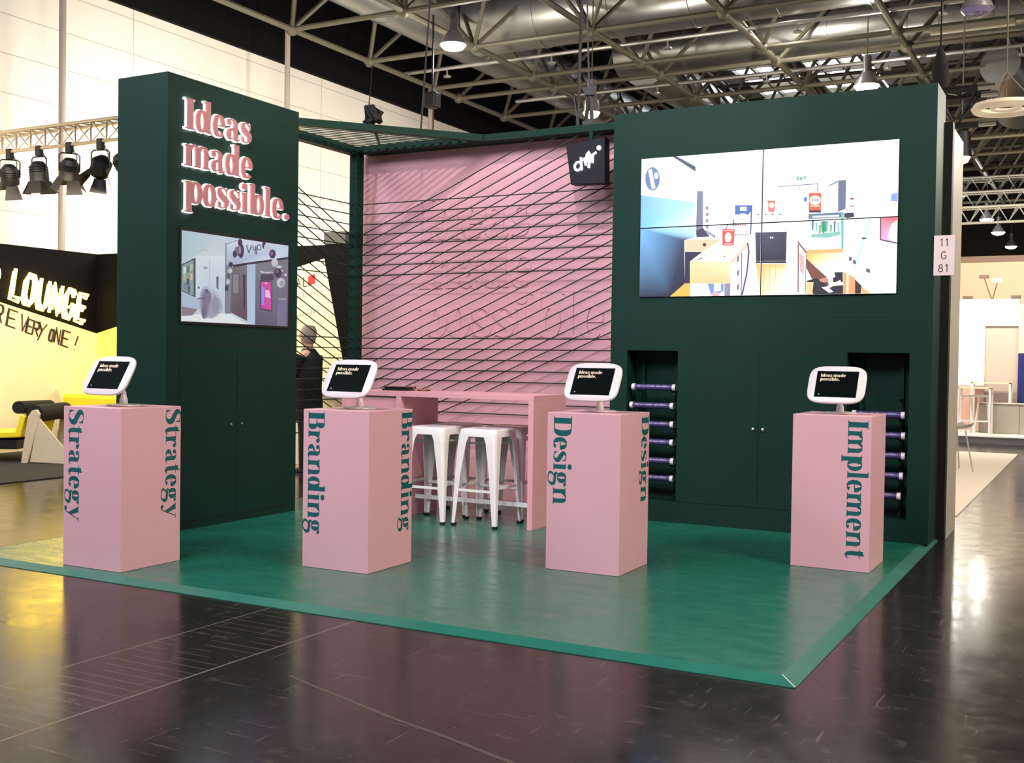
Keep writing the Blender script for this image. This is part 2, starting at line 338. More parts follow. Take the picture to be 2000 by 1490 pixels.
VIDEO_PICTURE = [([0.0,1.0,1.0,1.0,1.0,0.0,0.0,-0.0],[252,250,255]),([-0.0003,0.7382,0.2333,0.665,0.2352,0.4763,0.001,0.4937],[120,165,225,170,215,240,205,238,250,110,175,232]),([0.001,0.4937,0.2322,0.4914,0.2329,0.417,0.1892,0.4,0.1952,0.0957,0.1282,-0.0026,-0.0012,0.0],[110,165,215,190,225,245,150,180,210,50,60,85,30,35,55,35,40,60,40,45,65]),([0.0818,0.846,0.0809,0.8244,0.078,0.8045,0.0732,0.7877,0.0668,0.775,0.0593,0.7674,0.0512,0.7654,0.043,0.7692,0.0353,0.7784,0.0286,0.7925,0.0233,0.8105,0.02,0.8312,0.0186,0.8532,0.0195,0.8749,0.0225,0.8949,0.0273,0.9118,0.0338,0.9244,0.0413,0.9319,0.0494,0.9338,0.0576,0.9299,0.0653,0.9206,0.072,0.9065,0.0771,0.8885,0.0805,0.8679],[95,115,155]),([0.0314,0.9127,0.0465,0.921,0.0631,0.7844,0.0481,0.7739],[250,250,255]),([0.0755,0.869,0.0747,0.859,0.0723,0.8512,0.0687,0.8471,0.0647,0.8475,0.061,0.8525,0.0584,0.8609,0.0574,0.8711,0.0582,0.8811,0.0606,0.8889,0.0642,0.893,0.0682,0.8925,0.0719,0.8876,0.0745,0.8792],[250,250,255]),([0.1299,1.0012,0.1507,0.9985,0.2308,0.9135,0.2312,0.8787],[60,70,100]),([0.2384,0.7419,0.2627,0.7394,0.2659,0.4246,0.2369,0.4266],[110,115,140]),([0.2653,0.482,0.2936,0.4178,0.2416,0.4164,0.2365,0.4663],[60,60,80]),([0.2759,0.4634,0.2828,0.4629,0.2853,0.441,0.2784,0.4415],[120,120,140]),([0.284,0.4549,0.2909,0.4544,0.2934,0.4326,0.2865,0.4331],[120,120,140]),([0.2922,0.4465,0.2991,0.446,0.3016,0.4241,0.2947,0.4246],[120,120,140]),([0.3003,0.438,0.3072,0.4375,0.3097,0.4157,0.3028,0.4162],[120,120,140]),([0.3084,0.4296,0.3152,0.4291,0.3177,0.4073,0.3109,0.4078],[120,120,140]),([0.2742,0.6315,0.2886,0.6301,0.286,0.6057,0.2756,0.6066],[150,130,140]),([0.2747,0.587,0.2891,0.5857,0.2864,0.5613,0.2761,0.5622],[150,130,140]),([0.2751,0.5425,0.2895,0.5413,0.2869,0.5169,0.2765,0.5177],[150,130,140]),([0.2755,0.498,0.2899,0.4969,0.2873,0.4725,0.2769,0.4732],[150,130,140]),([0.1921,0.4018,0.3395,0.398,0.2888,0.3195,0.193,0.318],[222,180,150]),([0.2803,0.3624,0.2797,0.3569,0.2776,0.3526,0.2746,0.3503,0.2713,0.3505,0.2683,0.3531,0.2661,0.3577,0.2653,0.3634,0.266,0.3689,0.2681,0.3732,0.2711,0.3755,0.2744,0.3753,0.2774,0.3727,0.2795,0.3681],[60,50,60]),([0.193,0.318,0.2658,0.3139,0.2153,0.2491,0.2169,0.095,0.1952,0.0957],[40,42,65]),([0.2157,0.0951,0.2167,0.0006,0.1282,-0.0026,0.1952,0.0957],[225,165,80]),([0.2658,0.3139,0.3452,0.3976,0.449,0.3879,0.3795,0.2431,0.2142,0.2492],[255,250,250]),([0.2142,0.2492,0.3795,0.2431,0.381,0.0899,0.2157,0.0931],[235,195,155,245,212,170,225,180,130,225,180,130]),([0.2157,0.0931,0.3083,0.0902,0.3091,0.0135,0.2165,0.0156],[235,235,248]),([0.2882,0.0908,0.3539,0.0888,0.3544,0.037,0.3375,0.0227,0.3146,0.0281,0.3033,0.0136],[110,130,185]),([0.3141,0.0871,0.3426,0.0862,0.343,0.0372,0.3146,0.033],[235,238,250]),([0.3387,0.0128,0.3371,0.0078,0.3324,0.0038,0.3256,0.0017,0.3179,0.0018,0.311,0.0042,0.3062,0.0084,0.3045,0.0136,0.3061,0.0187,0.3109,0.0227,0.3177,0.0248,0.3253,0.0246,0.3322,0.0222,0.337,0.018],[225,150,160]),([0.3567,0.0887,0.381,0.0899,0.3807,-0.0027,0.3576,-0.0022],[130,125,150]),([0.3795,0.2431,0.449,0.3879,0.4521,0.3538,0.3809,0.2119],[215,180,165]),([0.3809,0.2119,0.4521,0.3538,0.4457,0.1508,0.4233,-0.0036,0.3807,-0.0027],[232,225,240]),([0.4221,0.2974,0.4228,-0.0016,0.4261,-0.0017,0.4254,0.2972],[90,75,105]),([0.4432,0.3633,0.4482,0.3049,0.4547,0.306,0.4497,0.3644],[90,75,105]),([0.4481,0.3061,0.4423,0.1612,0.449,0.1599,0.4548,0.3048],[90,75,105]),([0.4424,0.1619,0.4244,0.0073,0.431,0.0047,0.4489,0.1592],[90,75,105]),([0.4056,0.2691,0.4127,0.2833,0.4131,0.2444,0.406,0.2302],[110,95,120]),([0.4065,0.1718,0.4137,0.1861,0.4141,0.1472,0.4069,0.1329],[110,95,120]),([0.4075,0.0745,0.4146,0.0889,0.415,0.05,0.4079,0.0356],[110,95,120]),([0.2432,0.2577,0.2662,0.2783,0.2634,0.2666,0.249,0.2554],[70,65,80]),([0.3464,0.2722,0.3632,0.2889,0.3577,0.2735],[120,90,90]),([0.3445,0.4682,0.3942,0.4645,0.3919,0.3497,0.3456,0.3525],[225,80,75]),([0.3818,0.4069,0.3806,0.3918,0.377,0.3798,0.3716,0.3733,0.3656,0.3737,0.3601,0.3809,0.3562,0.3934,0.3547,0.4087,0.3559,0.4239,0.3595,0.4359,0.3649,0.4424,0.3709,0.4419,0.3764,0.4348,0.3803,0.4223],[250,225,220]),([0.3491,0.4556,0.3887,0.4528,0.3886,0.4576,0.3491,0.4605],[250,200,190]),([0.3512,0.361,0.3879,0.3587,0.3878,0.3646,0.3511,0.3669],[250,200,190]),([0.3468,0.3505,0.388,0.348,0.3802,0.2802,0.3474,0.2819],[245,205,190]),([0.3937,0.6283,0.4606,0.6221,0.4609,0.5853,0.4446,0.5557,0.3943,0.562],[70,100,165]),([0.4134,0.6148,0.4396,0.6124,0.4399,0.5852,0.4137,0.5875],[225,232,248]),([0.4464,0.5381,0.4445,0.5257,0.4387,0.516,0.4303,0.5111,0.4209,0.5119,0.4123,0.5182,0.4063,0.5288,0.4041,0.5417,0.406,0.5542,0.4118,0.5638,0.4203,0.5687,0.4297,0.5679,0.4383,0.5616,0.4442,0.5509],[252,250,255]),([0.4561,0.6225,0.4622,0.6219,0.4597,0.421,0.4548,0.4213],[75,85,120]),([0.3574,0.4562,0.3684,0.4945,0.3653,0.4973,0.3544,0.459],[90,50,70]),([0.3672,0.493,0.3953,0.5006,0.3945,0.5063,0.3665,0.4988],[90,50,70]),([0.3856,0.5334,0.3861,0.4846,0.3906,0.4843,0.3901,0.5331],[90,50,70]),([0.3949,0.5034,0.4005,0.505,0.4007,0.4855,0.3951,0.4839],[220,90,80]),([0.4044,0.5027,0.41,0.5042,0.4102,0.4847,0.4046,0.4832],[110,120,150]),([0.414,0.5019,0.4195,0.5035,0.4197,0.484,0.4141,0.4825],[220,90,80]),([0.4234,0.5012,0.429,0.5027,0.4292,0.4833,0.4236,0.4818],[110,120,150]),([0.4329,0.5005,0.4385,0.502,0.4386,0.4826,0.4331,0.481],[220,90,80]),([0.3945,0.4275,0.4012,0.429,0.4002,0.4193,0.3946,0.4177],[100,90,110]),([0.4046,0.4239,0.4113,0.4283,0.4103,0.4186,0.4047,0.417],[100,90,110]),([0.4147,0.4261,0.4214,0.4276,0.4204,0.4179,0.4148,0.4164],[100,90,110]),([0.4248,0.4225,0.4314,0.4269,0.4304,0.4172,0.4248,0.4157],[100,90,110]),([0.4348,0.4247,0.4414,0.4261,0.4404,0.4165,0.4349,0.415],[100,90,110]),([0.4448,0.4211,0.4514,0.4254,0.4504,0.4158,0.4449,0.4143],[100,90,110]),([0.4751,0.4344,0.5973,0.4304,0.5961,0.2164,0.481,0.2218],[70,72,92,60,62,82,38,38,52,45,45,60]),([0.5383,0.3944,0.5381,0.392,0.5373,0.39,0.5363,0.389,0.535,0.3891,0.5339,0.3902,0.5332,0.3923,0.5329,0.3948,0.5331,0.3973,0.5339,0.3992,0.5349,0.4003,0.5362,0.4002,0.5373,0.399,0.538,0.397],[240,240,250]),([0.5459,0.3939,0.5457,0.3915,0.5449,0.3895,0.5439,0.3885,0.5427,0.3886,0.5416,0.3897,0.5408,0.3918,0.5405,0.3943,0.5407,0.3968,0.5415,0.3987,0.5425,0.3998,0.5438,0.3997,0.5449,0.3985,0.5456,0.3964],[240,240,250]),([0.4836,0.2342,0.5938,0.2308,0.5937,0.2346,0.4835,0.2381],[150,140,150]),([0.481,0.217,0.595,0.2117,0.5904,0.1358,0.5702,-0.0018,0.4968,-0.0003],[228,160,90,235,170,100,252,225,190,255,235,215,250,205,160]),([0.5131,0.2136,0.5105,0.0331,0.5121,0.033,0.5147,0.2135],[215,150,95]),([0.5349,0.2126,0.5323,0.0326,0.5339,0.0324,0.5365,0.2124],[215,150,95]),([0.5566,0.2116,0.554,0.032,0.5556,0.0319,0.5582,0.2115],[215,150,95]),([0.4805,0.5594,0.4892,0.5606,0.4893,0.5529,0.4805,0.5517],[80,75,95]),([0.5106,0.5568,0.5194,0.558,0.5194,0.5503,0.5107,0.5491],[80,75,95]),([0.5368,0.5546,0.5455,0.5558,0.5455,0.5481,0.5369,0.5469],[80,75,95]),([0.5676,0.5519,0.5763,0.5531,0.5763,0.5455,0.5677,0.5443],[80,75,95]),([0.6279,0.8,0.6681,0.7972,0.6669,0.7653,0.6298,0.7675],[190,238,222]),([0.6391,0.7954,0.6322,0.7962,0.6323,0.7914,0.6392,0.7906],[10,90,70]),([0.6309,0.7939,0.6311,0.7731,0.6338,0.7728,0.6336,0.7936],[10,90,70]),([0.6324,0.7705,0.6393,0.7698,0.6393,0.7745,0.6324,0.7753],[10,90,70]),([0.6323,0.7815,0.6382,0.7808,0.6382,0.7846,0.6323,0.7853],[10,90,70]),([0.6407,0.7915,0.6483,0.7699,0.6505,0.7721,0.6429,0.7938],[10,90,70]),([0.6481,0.7932,0.6408,0.7732,0.6431,0.7704,0.6503,0.7904],[10,90,70]),([0.6521,0.7915,0.6523,0.7707,0.6549,0.7704,0.6548,0.7912],[10,90,70]),([0.6566,0.7886,0.6661,0.7875,0.6661,0.7923,0.6566,0.7934],[10,90,70]),([0.66,0.7906,0.6602,0.7698,0.6629,0.7695,0.6627,0.7903],[10,90,70]),([0.5623,0.7349,0.7107,0.7369,0.7104,0.7425,0.562,0.7407],[95,98,130]),([0.7087,0.7438,0.7077,0.6876,0.7113,0.6869,0.7124,0.7431],[95,98,130]),([0.6395,0.7304,0.6396,0.7096,0.6423,0.7093,0.6421,0.7302],[95,98,130]),([0.6781,0.6839,0.7236,0.6792,0.7236,0.562,0.6776,0.5661],[225,85,65]),([0.722,0.6296,0.7201,0.616,0.7144,0.6054,0.7061,0.6,0.6968,0.6009,0.6883,0.6079,0.6824,0.6196,0.6802,0.6337,0.6821,0.6474,0.6878,0.658,0.6962,0.6633,0.7055,0.6624,0.7139,0.6554,0.7198,0.6437],[250,230,220]),([0.6906,0.6421,0.6937,0.6418,0.6939,0.6248,0.6907,0.6251],[70,50,70]),([0.6963,0.6415,0.6995,0.6412,0.6996,0.6243,0.6965,0.6246],[70,50,70]),([0.7021,0.641,0.7052,0.6407,0.7054,0.6237,0.7022,0.624],[70,50,70]),([0.7078,0.6404,0.711,0.6401,0.7111,0.6232,0.708,0.6235],[70,50,70]),([0.6792,0.5659,0.7236,0.562,0.7238,0.547,0.6794,0.5508],[40,40,60]),([0.6842,0.5985,0.7181,0.5953,0.7182,0.5878,0.6842,0.5909],[250,200,190]),([0.5234,0.6469,0.5506,0.6443,0.5486,0.5679,0.5241,0.5701],[225,110,100]),([0.5471,0.614,0.5462,0.6058,0.5435,0.5994,0.5397,0.596,0.5353,0.5964,0.5313,0.6005,0.5286,0.6074,0.5275,0.6158,0.5284,0.6241,0.5311,0.6305,0.5349,0.6338,0.5393,0.6334,0.5433,0.6293,0.546,0.6224],[252,240,240]),([0.512,0.6458,0.523,0.6371,0.524,0.6414,0.513,0.6502],[160,60,60]),([0.5234,0.6369,0.5479,0.6326,0.548,0.6374,0.5235,0.6416],[160,60,60]),([0.6717,0.6402,0.6711,0.6329,0.6694,0.6271,0.6669,0.6241,0.6641,0.6243,0.6616,0.6279,0.6597,0.634,0.6591,0.6414,0.6596,0.6487,0.6613,0.6545,0.6638,0.6575,0.6666,0.6572,0.6692,0.6537,0.671,0.6476],[70,100,180]),([0.7848,0.7539,0.8134,0.7535,0.8136,0.5633,0.7857,0.5472],[95,100,125]),([0.7481,0.7244,0.7838,0.754,0.7839,0.741,0.7507,0.7185],[110,120,150]),([0.8439,0.6271,0.8431,0.624,0.8409,0.6216,0.8377,0.6205,0.8341,0.6208,0.8308,0.6226,0.8285,0.6254,0.8277,0.6287,0.8285,0.6318,0.8307,0.6342,0.8339,0.6353,0.8375,0.6349,0.8408,0.6332,0.8431,0.6304],[120,80,80]),([0.8453,0.5789,0.8445,0.5762,0.842,0.5742,0.8383,0.5732,0.8343,0.5736,0.8306,0.5752,0.828,0.5777,0.8271,0.5806,0.828,0.5833,0.8305,0.5853,0.8341,0.5863,0.8382,0.5859,0.8419,0.5843,0.8444,0.5818],[225,120,110]),([0.8087,0.5359,0.8417,0.5377,0.847,0.5095,0.8217,0.5014,0.809,0.508],[50,50,65]),([0.8091,0.4987,0.8972,0.4961,0.8704,0.1438,0.812,0.1739],[228,240,250,240,246,252,215,228,240,205,222,238]),([0.8963,0.5025,0.8845,0.4207,0.8913,0.4168,0.903,0.4985],[165,200,205]),([0.8845,0.4208,0.8657,0.2931,0.8724,0.2892,0.8913,0.4167],[165,200,205]),([0.8656,0.293,0.8524,0.1922,0.8593,0.1887,0.8725,0.2894],[165,200,205]),([0.6779,0.5425,0.8061,0.5426,0.8064,0.5082,0.6782,0.5076],[85,110,130]),([0.6927,0.5271,0.791,0.5263,0.7911,0.5151,0.6928,0.5158],[230,240,240]),([0.6824,0.5044,0.8014,0.5059,0.8018,0.3414,0.6892,0.3391],[215,235,232]),([0.7243,0.4869,0.7512,0.4895,0.7498,0.4195,0.7276,0.4164],[60,150,90]),([0.6904,0.4943,0.6977,0.4937,0.6972,0.4327,0.6915,0.4331],[70,110,120]),([0.7041,0.481,0.7114,0.4804,0.7109,0.4213,0.7052,0.4217],[120,170,170]),([0.7178,0.4677,0.725,0.4672,0.7245,0.41,0.7188,0.4105],[90,140,110]),([0.731,0.4911,0.7383,0.4905,0.7381,0.3988,0.7324,0.3992],[70,110,120]),([0.7446,0.4778,0.7519,0.4773,0.7513,0.4287,0.7456,0.4291],[120,170,170]),([0.7582,0.4646,0.7654,0.4641,0.7648,0.4175,0.7591,0.4179],[90,140,110]),([0.7713,0.4878,0.7785,0.4873,0.7782,0.4063,0.7726,0.4067],[70,110,120]),([0.7848,0.4747,0.7919,0.4741,0.7916,0.3951,0.786,0.3955],[120,170,170]),([0.6886,0.4051,0.7971,0.4161,0.7973,0.3928,0.7461,0.3777,0.6888,0.3862],[120,170,160]),([0.7979,0.5461,0.8071,0.5453,0.8094,0.2946,0.8012,0.2951],[100,165,165]),([0.6727,0.3024,0.8073,0.3021,0.8075,0.2761,0.673,0.2741],[200,160,105]),([0.673,0.2741,0.8075,0.2743,0.8084,0.174,0.7483,0.1392,0.6744,0.2363],[225,165,80,250,225,190,255,248,240,252,245,235,235,180,100]),([0.6365,0.3578,0.6705,0.2802,0.6754,0.2869,0.6414,0.3645],[110,80,80]),([0.6394,0.3422,0.6424,0.0203,0.6471,0.0202,0.6441,0.3419],[110,80,80]),([0.6706,0.2743,0.671,0.0055,0.6737,0.0054,0.6733,0.2741],[110,80,80]),([0.6449,0.2851,0.6663,0.2556,0.6648,0.133,0.6487,0.162],[190,160,160]),([0.6733,0.2458,0.6956,0.2071,0.7484,0.1205,0.7593,0.0642,0.7387,0.0507,0.6966,0.1036,0.6739,0.1798],[110,70,60]),([0.6747,0.0949,0.7122,0.1125,0.7593,0.0548,0.8105,0.0627,0.8111,-0.0023,0.7028,0.0001],[45,40,50]),([0.7688,0.1478,0.8087,0.1481,0.8093,0.0812,0.7745,0.0805],[45,38,48]),([0.6748,0.0855,0.702,0.0846,0.6975,0.0021,0.6755,0.0026],[225,180,130]),([0.7508,0.1391,0.7764,0.1521,0.7819,0.1193,0.7641,0.1013,0.7511,0.1111],[240,238,245]),([0.7309,0.051,0.7542,0.055,0.7751,0.019,0.7597,0.0128],[245,240,245]),([0.7541,0.0597,0.8,0.0955,0.8026,0.0833,0.762,0.0454],[250,245,245]),([0.7584,0.0969,0.7568,0.0904,0.7519,0.0854,0.7449,0.0827,0.7371,0.083,0.73,0.0861,0.7251,0.0915,0.7232,0.098,0.7249,0.1045,0.7298,0.1095,0.7368,0.1122,0.7447,0.1119,0.7517,0.1088,0.7566,0.1034],[180,125,105]),([0.8097,0.1508,0.8531,0.1075,0.8541,0.0014,0.811,-0.0004],[205,145,105]),([0.8225,0.1364,0.8302,0.1287,0.8303,0.001,0.8237,0.0012],[250,215,185]),([0.8532,0.0983,0.8772,0.0561,0.8742,0.001,0.8541,0.0014],[60,45,45]),([0.8772,0.0515,0.9116,0.002,0.8747,0.001],[215,160,110]),([0.8291,0.249,0.8398,0.2429,0.84,0.217,0.8293,0.224],[90,85,90]),([0.8445,0.2279,0.8546,0.2228,0.8548,0.196,0.8447,0.202],[90,85,90]),([0.8911,0.1705,0.9062,0.1607,0.9054,0.136,0.8924,0.1456],[90,85,90]),([0.8733,0.3719,0.8913,0.3707,0.8905,0.3579,0.8745,0.359],[90,85,90]),([0.9368,0.4992,1.0005,0.4975,1.0011,0.3198,0.9382,0.3493],[60,50,60]),([0.9408,0.4971,0.9991,0.4949,0.9996,0.329,0.9421,0.3554],[205,105,115,215,80,85,235,190,215,200,140,200]),([0.9651,0.3585,0.9766,0.4486,0.9983,0.4742,0.999,0.3308],[252,240,248]),([0.9739,0.6444,1.0001,0.6535,1.0007,0.5918,0.9733,0.599],[120,145,210]),([0.936,0.8219,0.9379,0.8217,0.9388,0.4991,0.9368,0.4992],[190,190,205])]
